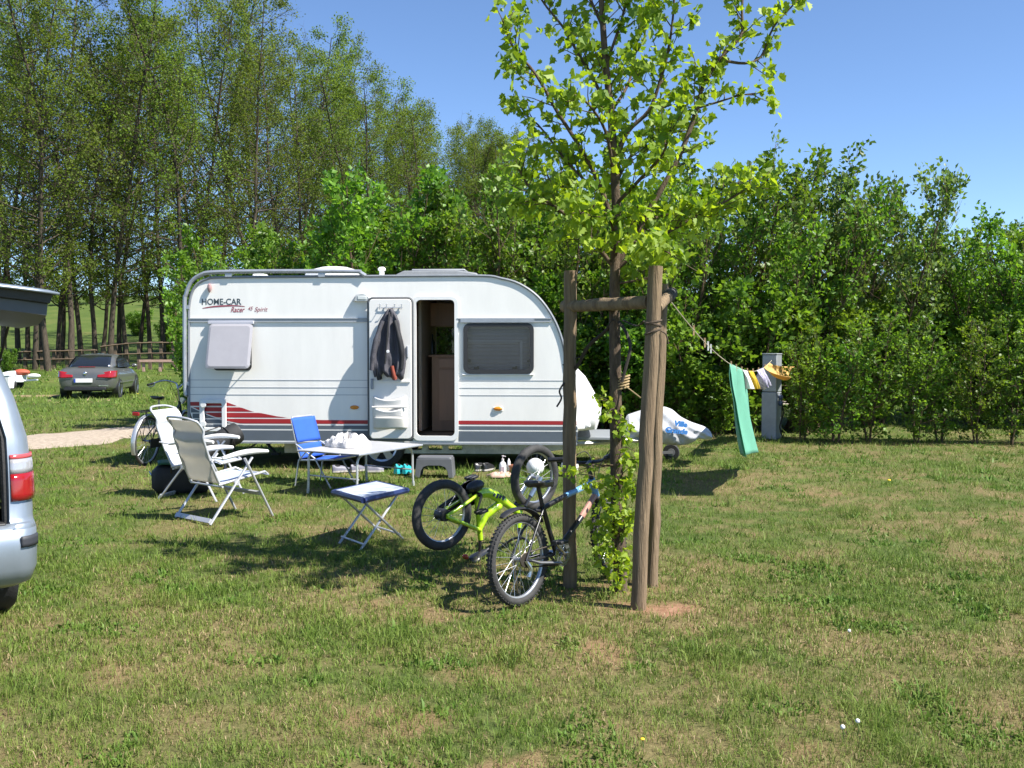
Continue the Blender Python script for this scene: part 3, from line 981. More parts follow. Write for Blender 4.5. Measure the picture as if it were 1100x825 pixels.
# ================================================================== caravan
KW = -0.055
YW0 = 13.45
WT = math.atan(KW)
def wallpt(px, py):
    d = ray(px, py)
    t = YW0 / (d.y - KW * d.x)
    return Vector((0, 0, EYE)) + d * t
c0 = wallpt(408, 500)
CAR = thing('caravan', 'white touring caravan with red and grey stripes and its door folded open', 'caravan', (c0.x, c0.y, 0), WT)
CINV = rootm(CAR).inverted()
def cv(px, py):
    q = CINV @ wallpt(px, py)
    return (q.x, q.z)
def c3(px, py, y=0.0):
    u, z = cv(px, py)
    return Vector((u, y, z))
DEP = 2.12
white = pm('caravan_white', (.82, .80, .755), .32, var=.045, vscale=2.2, bump=.05, bscale=11, spec=.5, stretch=(1.6, 1.6, .35))
wtrim = pm('white_trim', (.76, .76, .74), .4, var=.03, vscale=5)
gtrim = pm('grey_trim', (.20, .215, .235), .4, var=.1, vscale=6)
ltrim = pm('light_grey_rail', (.40, .42, .45), .38, metal=.5, var=.1, vscale=8)
galv = pm('galvanised', (.42, .42, .37), .5, metal=.6, var=.25, vscale=10, bump=.1)
blackp = pm('black_plastic', (.018, .018, .02), .45, var=.2, vscale=12)
rubber = pm('rubber', (.022, .022, .023), .75, var=.25, vscale=20, bump=.2, bscale=90)
dred = pm('stripe_red', (.34, .022, .026), .35, var=.05)
dgrey = pm('stripe_grey', (.105, .125, .15), .35, var=.05)
dline = pm('stripe_thin', (.40, .41, .43), .4)
amber = pm('amber_lens', (.62, .22, .02), .25, var=.1)
redlens = pm('red_lens', (.27, .010, .013), .12, var=.1, coat=.6)
brownwood = pm('cupboard_wood', (.34, .19, .11), .45, var=.25, vscale=3, stretch=(1, 1, .12), bump=.1)
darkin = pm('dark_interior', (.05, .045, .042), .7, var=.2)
smoke = glass_mat('smoked_acrylic', (.88, .87, .90), .85)

# side outline, anticlockwise, in wall coordinates
OUTL_PX = [(213, 474), (208, 455), (203.5, 440), (203, 425), (203, 345), (203.5, 328), (206.5, 314), (213, 304.5), (223, 299.5), (236, 298),
           (300, 297.3), (420, 296.6), (515, 296.2), (538, 299), (558, 305), (578, 319), (594, 341), (604, 366), (609, 395), (614, 425), (619, 452), (621, 463), (619, 476), (420, 475)]
OUT = [cv(*p) for p in OUTL_PX]
def panel_with_holes(outer, holes, y):
    bm = bmesh.new()
    for lp in [outer] + holes:
        vs = [bm.verts.new((u, y, z)) for u, z in lp]
        for i in range(len(vs)): bm.edges.new((vs[i], vs[(i + 1) % len(vs)]))
    bmesh.ops.triangle_fill(bm, use_beauty=True, edges=bm.edges[:])
    bmesh.ops.recalc_face_normals(bm, faces=bm.faces)
    bm.verts.ensure_lookup_table(); bm.verts.index_update()
    vs = [v.co.copy() for v in bm.verts]; fs = [[v.index for v in f.verts] for f in bm.faces]
    bm.free()
    return vs, fs
def rr_px(x0, y0, x1, y1, r, n=5):
    a = cv(x0, y1); b = cv(x1, y0)
    return rrect(a[0], a[1], b[0], b[1], r, n)
door_hole = rr_px(446.5, 321, 489, 469, .06)
win_hole = rr_px(501.5, 350, 570.5, 398, .06)
flap_hole = rr_px(231, 350, 268, 396, .05)
body = MB()
body.add(*panel_with_holes(OUT, [door_hole, win_hole, flap_hole], 0))
bw = rrect(cv(426, 380)[0], cv(0, 384)[1], cv(486, 380)[0], cv(0, 338)[1], .05)
body.add(*panel_with_holes(OUT, [bw], DEP))
n = len(OUT)
for i in range(n):
    a, b = OUT[i], OUT[(i + 1) % n]
    body.add([(a[0], 0, a[1]), (b[0], 0, b[1]), (b[0], DEP, b[1]), (a[0], DEP, a[1])], [(0, 1, 2, 3)])
for hole in (door_hole, win_hole, flap_hole):
    k = len(hole)
    for i in range(k):
        a, b = hole[i], hole[(i + 1) % k]
        body.add([(a[0], 0, a[1]), (b[0], 0, b[1]), (b[0], .035, b[1]), (a[0], .035, a[1])], [(0, 1, 2, 3)])
body.build('body_shell', white, CAR, recalc=True, angle=28)

# grey awning trim round the side, belt mouldings, tube rail at the rear and on the roof
mb = MB()
tr_px = [(203, 452), (203, 425), (203, 345), (203.5, 328), (206.5, 314), (213, 304.5), (223, 299.5), (236, 298), (300, 297.3), (420, 296.6), (515, 296.2), (538, 299), (558, 305), (578, 319), (594, 341), (604, 366), (609, 395)]
mb.tube(smooth_path([c3(x, y, -.004) for x, y in tr_px], 4), .020, 6)
mb.build('edge_trim', gtrim, CAR)
mb = MB()
for x0, x1, yy in ((203.5, 397.5, 344.5), (491, 592.5, 344.5)):
    a, b = c3(x0, yy), c3(x1, yy)
    mb.box(((a.x + b.x) / 2, -.010, a.z), (b.x - a.x, .02, .042))
    mb.box(((a.x + b.x) / 2, -.014, a.z + .028), (b.x - a.x, .028, .012))
mb.build('belt_moulding', pm('belt_grey', (.34, .36, .38), .4, var=.06), CAR)
rail = [(201.5, 424), (199.5, 415), (199, 330), (200.5, 316), (206, 303), (216, 295.5), (232, 292.5), (300, 291.5), (380, 291.8), (387, 293), (393, 296.5)]
for yy in (-.02, DEP + .02):
    mb = MB()
    mb.tube(smooth_path([c3(x, y, yy) for x, y in rail], 5), .028, 8)
    for x in (246, 346):
        a = c3(x, 292, yy); mb.box((a.x, a.y, a.z - .035), (.09, .03, .07))
    for yv in (330, 412):
        a = c3(201, yv, yy); mb.box((a.x, a.y, a.z), (.08, .03, .05))
    mb.build('roof_rail', ltrim, CAR)

# stripes
def sx(px): return cv(px, 400)[0]
def szz(py): return cv(300, py)[1]
def curve_of(pts):
    xs = [p[0] for p in pts]; ys = [p[1] for p in pts]
    return lambda x: float(np.interp(x, xs, ys))
topc = curve_of([(204, 420), (238, 430.8), (246, 433.2), (269, 441.6), (297, 447.2), (322, 450.2), (345, 451), (630, 451)])
lowc = curve_of([(203, 436.0), (212, 440.2), (223, 445.4), (241, 451.8), (261, 455.6), (640, 455.6)])
edgeL = curve_of([(425, 203.6), (440, 204.5), (455, 208.5), (474, 213.5)])
edgeR = curve_of([(440, 617), (452, 619.5), (463, 621.4), (474, 619.8)])
def bars(name, rows, mode, mat, y=-.0025):
    for (y0, y1, part) in [(a_, b_, q_) for a_, b_ in rows for q_ in (0, 1)]:
        mb = MB()
        ym = (y0 + y1) / 2
        xs = np.arange(edgeL(ym), edgeR(ym) + .01, (edgeR(ym) - edgeL(ym)) / 150)
        top, bot = [], []
        for x in xs:
            if mode == 'red': a, b = max(y0, topc(x)), min(y1, lowc(x))
            else: a, b = max(y0, lowc(x) + 1.2), y1
            top.append(a); bot.append(max(a, b))
        for i in range(len(xs) - 1):
            if bot[i] - top[i] < .02 and bot[i + 1] - top[i + 1] < .02: continue
            if (part == 0) != (xs[i] < 445): continue
            if 396 < (xs[i] + xs[i + 1]) / 2 < 491.5 and y0 < 470 and 444 < (xs[i] + xs[i + 1]) / 2: continue
            mb.poly([(sx(xs[i]), y, szz(bot[i])), (sx(xs[i + 1]), y, szz(bot[i + 1])), (sx(xs[i + 1]), y, szz(top[i + 1])), (sx(xs[i]), y, szz(top[i]))])
        if mb.f: mb.build(name, mat, CAR, smooth=False)
bars('red_stripe', [(432, 436.2), (437.7, 442.3), (443.6, 448.6), (450, 455)], 'red', dred)
bars('grey_stripe', [(438, 443.5), (444.6, 449.6), (450.8, 455.0), (456.3, 460.6), (462.2, 473.0)], 'grey', dgrey)
mb = MB()
for yv in (408.3, 416.2, 424):
    for x0, x1 in ((203.8, 397), (491.5, edgeR(440) - 4)):
        a, b = sx(x0), sx(x1)
        mb.box(((a + b) / 2, -.002, szz(yv)), (b - a, .004, .008))
mb.build('pinstripe', dline, CAR, smooth=False)
mb = MB()
a, b = c3(211, 474.5), c3(620, 475.5)
mb.box(((a.x + b.x) / 2, .0, a.z - .005), (b.x - a.x, .03, .025))
mb.build('sill_rail', ltrim, CAR)

# lettering on the side
MT = lambda px, py: Matrix.Translation(c3(px, py, -.0015)) @ Matrix.Rotation(PI / 2, 4, 'X')
lgrey = pm('letter_grey', (.055, .07, .08), .4)
lred = pm('letter_red', (.30, .07, .09), .4)
def pxw(w): return w / 80.0
text_obj('HOME-CAR', .115, MT(217, 327.2), lgrey, CAR, 'lettering', width=pxw(43.5), bold=.0015)
text_obj('Racer', .10, MT(248, 335.3), lred, CAR, 'lettering', shear=.35, width=pxw(15.5), bold=.001)
text_obj('45', .075, MT(266.5, 333.4), lred, CAR, 'lettering', shear=.35, width=pxw(5.5))
text_obj('Spirit', .085, MT(273.5, 334.6), lred, CAR, 'lettering', shear=.35, width=pxw(14.5))
mb = MB()
sw = [(217.5, 331.2), (228, 329.6), (240, 328.7), (252, 328.4), (263, 329.2)]
sp = smooth_path([c3(x, y, -.002) for x, y in sw], 5)
for i in range(len(sp) - 1):
    wa = .008 * (.4 + math.sin(PI * min(.97, i / len(sp)) ** .8)); wb = .008 * (.4 + math.sin(PI * min(.97, (i + 1) / len(sp)) ** .8))
    mb.poly([sp[i] + Vector((0, 0, -wa)), sp[i + 1] + Vector((0, 0, -wb)), sp[i + 1] + Vector((0, 0, wb)), sp[i] + Vector((0, 0, wa))])
mb.build('swoosh_line', lred, CAR, smooth=False)

def frame_ring(outer, inner, y0, y1):
    """a flat frame between two matching outlines"""
    mb = MB(); k = len(outer)
    for i in range(k):
        j = (i + 1) % k
        o0, o1, i0, i1 = outer[i], outer[j], inner[i], inner[j]
        mb.add([(o0[0], y0, o0[1]), (o1[0], y0, o1[1]), (i1[0], y0, i1[1]), (i0[0], y0, i0[1]),
                (o0[0], y1, o0[1]), (o1[0], y1, o1[1]), (i1[0], y1, i1[1]), (i0[0], y1, i0[1])],
               [(0, 1, 2, 3), (0, 4, 5, 1), (3, 2, 6, 7)])
    return mb
# window on the right
wf = frame_ring(rr_px(498, 347, 573.5, 401.5, .09), rr_px(502.5, 351, 569.5, 397, .06), -.030, .01).build('window', pm('window_seal', (.03, .03, .032), .5), CAR)
mb = MB().poly([(u, -.022, z) for u, z in rr_px(500, 348.5, 571.5, 399.5, .07)])
mb.build('pane', smoke, wf, smooth=False)
mb = MB()
q0, q1 = cv(499, 400), cv(573, 349)
mb.grid(lambda u, v: (q0[0] + (q1[0] - q0[0]) * u, .10 + .006 * (-1) ** int(v * 24 + .5), q0[1] + (q1[1] - q0[1]) * v), 1, 24)
mb.build('pleated_blind', pm('blind_grey', (.40, .385, .40), .8, var=.06), wf, smooth=False)
mb = MB()
for (x0, y0, x1, y1) in ((502, 365.5, 560, 367), (502, 368, 556, 369), (558, 366, 561, 398), (501, 351, 570, 353)):
    a, b = cv(x0, y1), cv(x1, y0)
    mb.box(((a[0] + b[0]) / 2, .085, (a[1] + b[1]) / 2), (b[0] - a[0], .015, b[1] - a[1]))
mb.build('blind_rail', pm('rail_pale', (.55, .54, .55), .5), wf)
mb = MB()
for x, y in ((512, 395.5), (553, 395.5), (503, 388), (569, 388)):
    a = c3(x, y, -.006); mb.box(a, (.07, .02, .025)); mb.box(a + Vector((.02, .0, .012)), (.03, .02, .03))
mb.build('catch', blackp, wf, bevel=.004)
# small lower lip of the window moulding
mb = MB(); a, b = c3(497, 402.5), c3(573, 402.5)
mb.tube([(a.x, -.012, a.z), (b.x, -.012, b.z)], .012, 6); mb.build('drip_lip', wtrim, CAR)
mb = MB(); a, b = c3(495, 344.5), c3(574, 344.5)
mb.box(((a.x + b.x) / 2, -.028, a.z), (b.x - a.x, .03, .05)); mb.build('window_hinge_rail', ltrim, CAR)

# opened top-hung window on the left, tilted out
wl = frame_ring(rr_px(229, 348, 270, 398, .06), rr_px(231.5, 350.5, 267.5, 395.5, .045), -.006, .02).build('window', pm('window_seal', (.03, .03, .032), .5), CAR)
a0, a1 = cv(227, 397.0), cv(273, 348.0)
acr = pm('milky_acrylic', (.34, .33, .35), .22, var=.04, coat=.3)
mb = MB()
prof = rrect(0, 0, a1[0] - a0[0], a1[1] - a0[1], .05, 4); Hh = a1[1] - a0[1]
tilt = .185
def flp(u, v, off):
    # v from 0 at the bottom to Hh at the hinge
    k = 1 - v / Hh
    return (a0[0] + u, -.03 - tilt * k - off, a0[1] + v + .02 * k)
inner = [(u * .9 + .05 * (a1[0] - a0[0]), v * .9 + .05 * Hh) for u, v in prof]
mb.prism([flp(u, v, .0) for u, v in prof], [flp(u, v, .022) for u, v in prof])
mb.add([flp(u, v, .022) for u, v in prof] + [flp(u, v, .036) for u, v in inner], [(i, (i + 1) % len(prof), len(prof) + (i + 1) % len(prof), len(prof) + i) for i in range(len(prof))] + [tuple(range(len(prof), 2 * len(prof)))])
mb.build('pane', acr, wl, angle=8)
mb = MB()
for u in (.05, a1[0] - a0[0] - .05):
    mb.tube([flp(u, .15, 0), (a0[0] + u, -.005, a0[1] + .06)], .006, 6)
mb.build('stay_arm', ltrim, wl)
mb = MB(); a, b = c3(224.5, 346.5), c3(273.5, 346.5)
mb.box(((a.x + b.x) / 2, -.030, a.z), (b.x - a.x, .045, .045)); mb.build('window_hinge_rail', pm('hinge_lilac', (.5, .5, .56), .4), CAR, bevel=.006)
# dark sheet behind that window, its colour standing in for the cabin's shade
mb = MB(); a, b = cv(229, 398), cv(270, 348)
mb.box(((a[0] + b[0]) / 2, .5, (a[1] + b[1]) / 2), (b[0] - a[0] + .3, .04, b[1] - a[1] + .3)); mb.build('dark_backing', darkin, CAR)

# door opening frame
frame_ring(rr_px(443.3, 318.5, 492.3, 473, .09), rr_px(447.5, 322, 488.3, 468.2, .06), -.022, .03).build('door_frame', wtrim, CAR)
# open door folded flat on the wall, inner face out
dA, dB = cv(398.5, 470.5), cv(443.0, 321.5)
dw, dh = dB[0] - dA[0], dB[1] - dA[1]
DO = Vector((dA[0], -.10, dA[1]))
mb = MB()
o_ = rrect(0, 0, dw, dh, .055, 5)
mb.prism([DO + Vector((u, .0, z)) for u, z in o_], [DO + Vector((u, .055, z)) for u, z in o_])
door = mb.build('door', pm('door_inner_white', (.78, .76, .72), .42, var=.03, vscale=4), CAR, bevel=.008)
mb = MB()
o2 = rrect(-.012, -.012, dw + .012, dh + .012, .06, 6)
mb.tube([DO + Vector((u, .025, z)) for u, z in o2], .017, 6, closed=True)
mb.build('door_seal', pm('seal_grey', (.09, .095, .10), .6), door)
def dp(px, py, off=0):  # a point on the inner face of the door
    u, z = cv(px, py); return Vector((u, -.10 - off, z))
mb = MB()
a, b = dp(409, 331, .02), dp(434, 331, .02)
mb.tube([a, b], .006, 6)
for x in (410, 417, 425.5, 433):
    q = dp(x, 331, .02)
    mb.tube([q + Vector((0, 0, .04)), q, q + Vector((0, -.03, -.02)), q + Vector((0, -.045, .02))], .005, 5)
    mb.ball(q + Vector((0, 0, .045)), .010, 8, 6)
mb.build('hook_rail', ltrim, door)
def pocket(y0, y1, x0, x1, out, dip, mat):
    """moulded door pocket: a bulging front with a scooped top edge"""
    mb = MB()
    def fn(u, v):
        x = x0 + (x1 - x0) * u
        yt = y0 + dip * math.sin(PI * u)
        y = y1 + (yt - y1) * v
        bul = out * (math.sin(PI * min(1, max(0, u * 1.0))) ** .35) * (.55 + .45 * v)
        return dp(x, y, .003 + bul)
    mb.grid(fn, 14, 6)
    mb.build('pocket', mat, door, solid=.012, angle=60)
lw = MATS['door_inner_white']
pocket(425, 437, 402.5, 437.5, .06, 4, lw)
pocket(436.5, 448, 402.5, 437.5, .08, 4.5, lw)
pocket(447.5, 459.5, 403, 438.5, .10, -1.0, pm('pocket_cream', (.66, .64, .58), .5, var=.05))
mb = MB(); a, b = dp(402, 436.5, .055), dp(439, 436.5, .055)
mb.tube([a, b], .012, 8); a, b = dp(400, 409.5, .008), dp(442, 409.5, .008); mb.box((a + b) / 2, (b.x - a.x, .016, .02))
mb.build('pocket_rail', lw, door)
mb = MB(); q = dp(401.5, 412, .02); mb.box(q, (.035, .04, .14)); mb.build('door_latch', pm('latch_grey', (.28, .30, .33), .5), door, bevel=.01)
mb = MB(); q = dp(439, 378, .012); mb.box(q, (.025, .03, .16)); mb.build('door_handle', pm('latch_grey', (.28, .30, .33), .5), door, bevel=.008)

# inside seen through the doorway
mb = MB()
x0, x1 = cv(446, 400)[0], cv(490, 400)[0]
zf = cv(460, 468.5)[1]
mb.box((0, DEP / 2, zf - .03), (4.6, DEP - .06, .04)); mb.build('floor', pm('vinyl_floor', (.36, .24, .15), .5, var=.2, vscale=5), CAR)
mb = MB()
a, b = cv(457, 466)[0] - .02, x1 + .45
zt = cv(470, 384)[1]
mb.box(((a + b) / 2, 1.25, (zf + zt) / 2), (b - a, .9, zt - zf)); mb.box(((a + b) / 2 - .02, 1.24, zt + .012), (b - a + .04, .95, .03))
cup = mb.build('cupboard', brownwood, CAR, bevel=.005)
mb = MB()
mb.box(((a + b) / 2 - .1, .79, zf + (zt - zf) * .48), (.48, .012, (zt - zf) * .68)); mb.box(((a + b) / 2 - .1, .79, zf + (zt - zf) * .91), (.48, .012, (zt - zf) * .12))
mb.build('cupboard_door', pm('cupboard_front', (.40, .225, .135), .4, var=.2, vscale=3, stretch=(1, 1, .12)), cup, bevel=.004)
mb = MB()
mb.box((cv(449, 400)[0] - .03, 1.2, 1.5), (.04, 1.6, 2.0)); mb.box((x1 + .55, 1.15, 1.5), (.04, 1.7, 2.0)); mb.build('partition', pm('partition_beige', (.36, .28, .21), .6, var=.05), CAR)
mb = MB(); mb.box(((x0 + x1) / 2 + .1, 1.7, cv(460, 335)[1]), (1.1, .7, .34)); mb.build('overhead_locker', brownwood, CAR, bevel=.004)
MB().poly([(u, DEP - .012, z) for u, z in bw]).build('rear_pane', smoke, CAR, smooth=False)
mb = MB(); q = Vector(((x0 + x1) / 2 - .25, 1.5, zt + .03)); mb.lathe([(.045, 0), (.045, .18), (.018, .24), (.018, .30)], q, n=12); mb.build('bottle', pm('dark_bottle', (.02, .03, .02), .2), CAR)

# lamps, marker lights, hatch frame, vents
for px, py in ((381, 437.5), (535, 439)):
    a = c3(px, py)
    mb = MB(); mb.ball((a.x, -.012, a.z), (.062, .022, .028), 14, 8); mk = mb.build('marker_light', amber, CAR)
    MB().box((a.x, -.006, a.z - .006), (.13, .012, .055)).build('marker_base', wtrim, mk, bevel=.005)
mb = MB()
a = c3(390, 320.5)
def lampf(u, v):
    th = PI * u
    rx, rz = .135 * (1 - .25 * v), .12 * (1 - .2 * v)
    return (a.x - rx * math.cos(th), -.07 * v ** .6 - .002, a.z - .04 + rz * math.sin(th))
mb.grid(lampf, 16, 5)
mb.poly([lampf(i / 16, 1) for i in range(17)])
mb.build('awning_lamp', pm('lamp_grey', (.42, .44, .44), .35), CAR, angle=60)
MB().box((a.x, -.072, a.z + .005), (.12, .012, .05)).build('lamp_lens', pm('lens_clear', (.6, .62, .6), .15), CAR, bevel=.01)
mb = MB(); a = c3(226, 309)
mb.lathe([(.004, -.07), (.022, -.045), (.034, .0), (.026, .04), (.006, .055)], (a.x, -.03, a.z), (0, 0, 1), 10); mb.build('clearance_lamp', pm('lamp_rose', (.42, .26, .25), .3), CAR)
# white frame of the open service hatch near the tail
fr = frame_ring(rr_px(216, 428.5, 244, 463, .03), rr_px(221, 433, 239.5, 459, .02), -.06, -.03)
for x, y in ((220.5, 434.5), (220.5, 455)):
    q = c3(x, y, -.06); fr.lathe([(.04, 0), (.04, .03), (.02, .03)], q, (0, -1, 0), 12)
fr.build('hatch_frame', wtrim, CAR, bevel=.006)

# roof fittings
zr = cv(340, 297)[1]
def roofx(px): return cv(px, 297)[0]
mb = MB(); mb.lathe([(.42, -.01), (.42, .09), (.38, .14), (.18, .195), (.001, .21)], (roofx(342), .95, zr), n=28)
mb.build('roof_dome', wtrim, CAR)
mb = MB(); mb.box((roofx(269), .45, zr + .03), (.17, .22, .07)); mb.build('roof_vent', wtrim, CAR, bevel=.02)
mb = MB(); mb.lathe([(.035, 0), (.035, .10), (.05, .10), (.055, .13), (.03, .15), (.001, .15)], (roofx(405), .35, zr), n=14); mb.build('chimney', wtrim, CAR)
mb = MB()
ux0, ux1 = roofx(414), roofx(514)
pr = [(ux0, zr), (ux0 + .06, zr + .07), (ux0 + .16, zr + .115), (ux1 - .35, zr + .12), (ux1 - .08, zr + .08), (ux1, zr)]
mb.prism([(u, .55, z) for u, z in pr], [(u, 1.5, z) for u, z in pr]); mb.build('roof_hatch', pm('hatch_grey', (.20, .21, .22), .35, var=.1), CAR, bevel=.02)
mb = MB(); mb.box(((ux0 + ux1) / 2, 1.02, zr + .13), (ux1 - ux0 - .5, .7, .03)); mb.build('hatch_lid', pm('hatch_lid_grey', (.36, .37, .38), .3), CAR, bevel=.012)

# nose: gas locker bulge with lamp
NO = [(606, 384), (614, 392), (622, 399), (631, 408), (638, 420), (644, 431), (647.5, 440), (646, 452), (642, 464), (617, 466), (612, 430)]
no = [cv(*p) for p in NO]
rings = []
for yv, k in ((.16, .0), (.20, .55), (.32, .88), (.5, 1), (DEP - .5, 1), (DEP - .32, .88), (DEP - .2, .55), (DEP - .16, .0)):
    cx = cv(610, 440)[0]
    rings.append([Vector((cx + (u - cx) * (.72 + .28 * k), yv, 1.0 + (z - 1.0) * (.9 + .1 * k))) for u, z in no])
MB().loft(rings).build('gas_locker', pm('locker_white', (.80, .80, .79), .3, var=.04, vscale=3), CAR, angle=50)
mb = MB(); q = c3(641, 445, .33); mb.ball(q, (.07, .05, .10), 14, 10); mb.build('front_lamp', pm('lens_clear', (.6, .62, .6), .15), CAR)
mb = MB(); q = c3(625, 461, .10); mb.box(q + Vector((-.03, 0, .01)), (.16, .05, .03)); mb.ball(q + Vector((.08, 0, .04)), .04, 10, 8); mb.build('corner_handle', wtrim, CAR, bevel=.006)
# chassis, steadies, wheels, drawbar
zb = cv(400, 476)[1]
mb = MB()
xa, xb = sx(300), sx(617)
zc = zb - .085
holes = [(sx(456) - .13 + i * .0, 0) for i in ()]
slots = [rrect(u - .10, zc - .03, u + .10, zc + .035, .03, 4) for u in (sx(443), sx(465), sx(487))]
ol = [(xa, zc - .075), (xb - .6, zc - .075), (xb, zc + .01), (xb, zc + .08), (xa, zc + .08)]
mb.add(*panel_with_holes(ol, slots, .22)); mb.add(*panel_with_holes(ol, slots, .26))
for yv in (DEP - .24,):
    mb.add(*panel_with_holes(ol, [], yv))
mb.box((0, DEP / 2, zb - .02), (4.4, DEP - .5, .03))
mb.build('chassis', galv, CAR, smooth=False)
for px in (352, 598, 232):
    for yv in (.35, DEP - .35):
        mb = MB(); u = sx(px)
        sgn = 1 if px < 400 else -1
        mb.tube([(u, yv, zb - .02), (u + .30 * sgn, yv, .03)], .022, 6); mb.tube([(u + .45 * sgn, yv, zb - .04), (u + .2 * sgn, yv, .17)], .012, 5)
        mb.box((u + .30 * sgn, yv, .02), (.12, .10, .03))
        mb.build('corner_steady', pm('steady_dark', (.06, .06, .06), .5), CAR)
def caravan_wheel(yv, out):
    u = cv(408, 488)[0]
    rr = .315
    mb = MB()
    mb.lathe([(rr - .10, -.075), (rr - .03, -.09), (rr - .005, -.07), (rr, -.03), (rr, .03), (rr - .005, .07), (rr - .03, .09), (rr - .10, .075)], (u, yv, rr), (0, 1, 0), 36, cap=False)
    w = mb.build('wheel', rubber, CAR)
    mb = MB()
    mb.lathe([(rr - .095, -.09), (rr - .115, -.075), (rr - .125, -.03), (rr - .125, .05), (rr - .1, .06)], (u, yv, rr), (0, out, 0), 32, cap=False)
    mb.lathe([(.055, .055), (.05, .075), (.001, .078)], (u, yv, rr), (0, out, 0), 18)
    for k in range(5):
        a = 2 * PI * k / 5 + .3
        ca, sa = math.cos(a), math.sin(a)
        pts = [Vector((u + (r_ * ca - w_ * sa), yv + out * .062, rr + (r_ * sa + w_ * ca))) for r_, w_ in ((.04, -.035), (rr - .11, -.05), (rr - .11, .05), (.04, .035))]
        mb.prism(pts, [p + Vector((0, -out * .03, 0)) for p in pts])
    mb.build('rim', pm('alloy', (.55, .56, .58), .3, metal=.8, var=.08), w)
    MB().lathe([(rr - .13, 0), (rr - .13, .02), (.001, .02)], (u, yv - out * .02, rr), (0, out, 0), 24).build('brake_drum', pm('drum_dark', (.03, .03, .03), .7), w)
caravan_wheel(.20, -1); caravan_wheel(DEP - .2, 1)
mb = MB()
t0, t1 = c3(612, 476, .35), c3(612, 476, DEP - .35)
tip = P(742, 468, 14.4); tip = CINV @ tip
mb.tube([t0 + Vector((0, 0, -.05)), tip + Vector((-.15, 0, -.03))], .035, 6); mb.tube([t1 + Vector((0, 0, -.05)), tip + Vector((-.15, 0, -.03))], .035, 6)
mb.build('drawbar', galv, CAR)
mb = MB()
a = c3(650, 476, .4)
mb.box((sx(640), DEP / 2, zb + .035), (.62, DEP - .9, .05)); mb.build('drawbar_cover', pm('cover_grey', (.25, .27, .29), .4), CAR, bevel=.012)
jw = CINV @ G(721, 494.5)
mb = MB()
mb.lathe([(.06, -.035), (.11, -.035), (.122, -.02), (.122, .02), (.11, .035), (.06, .035)], (jw.x, jw.y, .12), (.15, 1, 0), 24)
w = mb.build('jockey_wheel', rubber, CAR)
mb = MB(); mb.lathe([(.001, -.04), (.055, -.04), (.06, -.02), (.06, .04), (.001, .04)], (jw.x, jw.y, .12), (.15, 1, 0), 18); mb.box((jw.x - .06, jw.y - .05, .12), (.16, .012, .04)); mb.tube([(jw.x, jw.y, .14), (jw.x - .02, jw.y, .6)], .02, 8); mb.build('jockey_post', pm('jockey_grey', (.16, .16, .16), .5), w)

# ------------------------------------------------------------------ white fabric cover over the hitch
CY = 14.35
cover = thing('hitch_cover', 'white fabric cover with blue lettering draped over the caravan hitch', 'fabric cover', (P(730, 490, CY).x, CY, 0))
topl = curve_of([(672, 446), (690, 440), (704, 437), (714, 436.5), (722, 439.5), (731, 447.5), (742, 453), (757, 458), (762.5, 462), (764.5, 467), (764.6, 468.6)])
botl = curve_of([(672, 474), (690, 475), (704, 476), (714, 477.5), (728, 478.6), (738, 477.5), (746, 474), (748.5, 470.5), (752, 471.5), (758, 472), (762, 472.5), (764.3, 470), (764.6, 468.8)])
mb = MB(); rings = []
crs = random.Random(3)
NA = 28
for i in range(34):
    x = 672 + (764.5 - 672) * (i / 33) ** .93
    zt, zb_ = P(x, topl(x), CY).z, P(x, botl(x), CY).z
    X = P(x, 460, CY).x
    hw = .22 * (1 - .62 * (i / 33)) + .02
    ring = []
    for j in range(NA):
        th = 2 * PI * j / NA
        s_, c_ = math.sin(th), math.cos(th)
        sh = abs(c_) ** .8 * (1 if c_ > 0 else -1)
        z = (zt + zb_) / 2 + (zt - zb_) / 2 * s_
        wr = 1 + .12 * math.sin(i * .7 + 6 * s_) + .09 * math.sin(i * 1.6 - 7 * s_) + .07 * crs.uniform(-1, 1)
        ring.append((X, CY - hw * sh * wr * (1.15 - .25 * s_), z))
    rings.append(ring)
mb.loft(rings)
cs = mb.build('cover_cloth', fabric_mat('white_sheet', (.52, .53, .55), .12), cover, world=True, angle=70, sub=1)
blue = pm('print_blue', (.06, .24, .62), .6)
def lt(body, px, py, wpx, size, tilt):
    q = P(px, py, CY - .265)
    M = Matrix.Translation(rootm(cover).inverted() @ q) @ Matrix.Rotation(PI / 2, 4, 'X') @ Matrix.Rotation(R(tilt), 4, 'Z')
    text_obj(body, size, M, blue, cover, 'lettering', shear=.15, width=wpx / 76, bold=.006, depth=.012)
lt('Ville', 724, 457, 14, .10, -8); lt('Grande', 714.5, 464, 24, .10, -6)

# ------------------------------------------------------------------ grey jacket hanging on the door hooks
def jw_(v): return float(np.interp(v, [0, .06, .2, .45, .75, .93, 1], [2.0, 5, 10.5, 15, 18, 17.5, 16]))
jx = lambda v: float(np.interp(v, [0, .3, .7, 1], [421.5, 420, 419, 419.5]))
def jfn(side):
    def fn(u, v):
        s_ = (u - .5) * 2
        v2 = v
        x = jx(v) + s_ * jw_(v) * (1 + .05 * math.sin(v * 11 + side))
        y = 332 + v2 * (70 + 3 * math.sin(s_ * 7 + side * 2) + (3 if s_ > .3 else 0))
        fold = .030 * math.sin(s_ * 8.5 + 2.2 * v + side) * min(1, v * 2.2) + .020 * math.sin(s_ * 17 + v * 5) * v + .010 * math.sin(s_ * 5 - v * 17)
        off = .06 + .05 * (1 - s_ * s_) * min(1, .25 + v) + fold * (1 if side == 0 else .4)
        if side: off = max(.012, off * .35)
        return dp(x, y, off)
    return fn
q = dp(420, 402, .03)
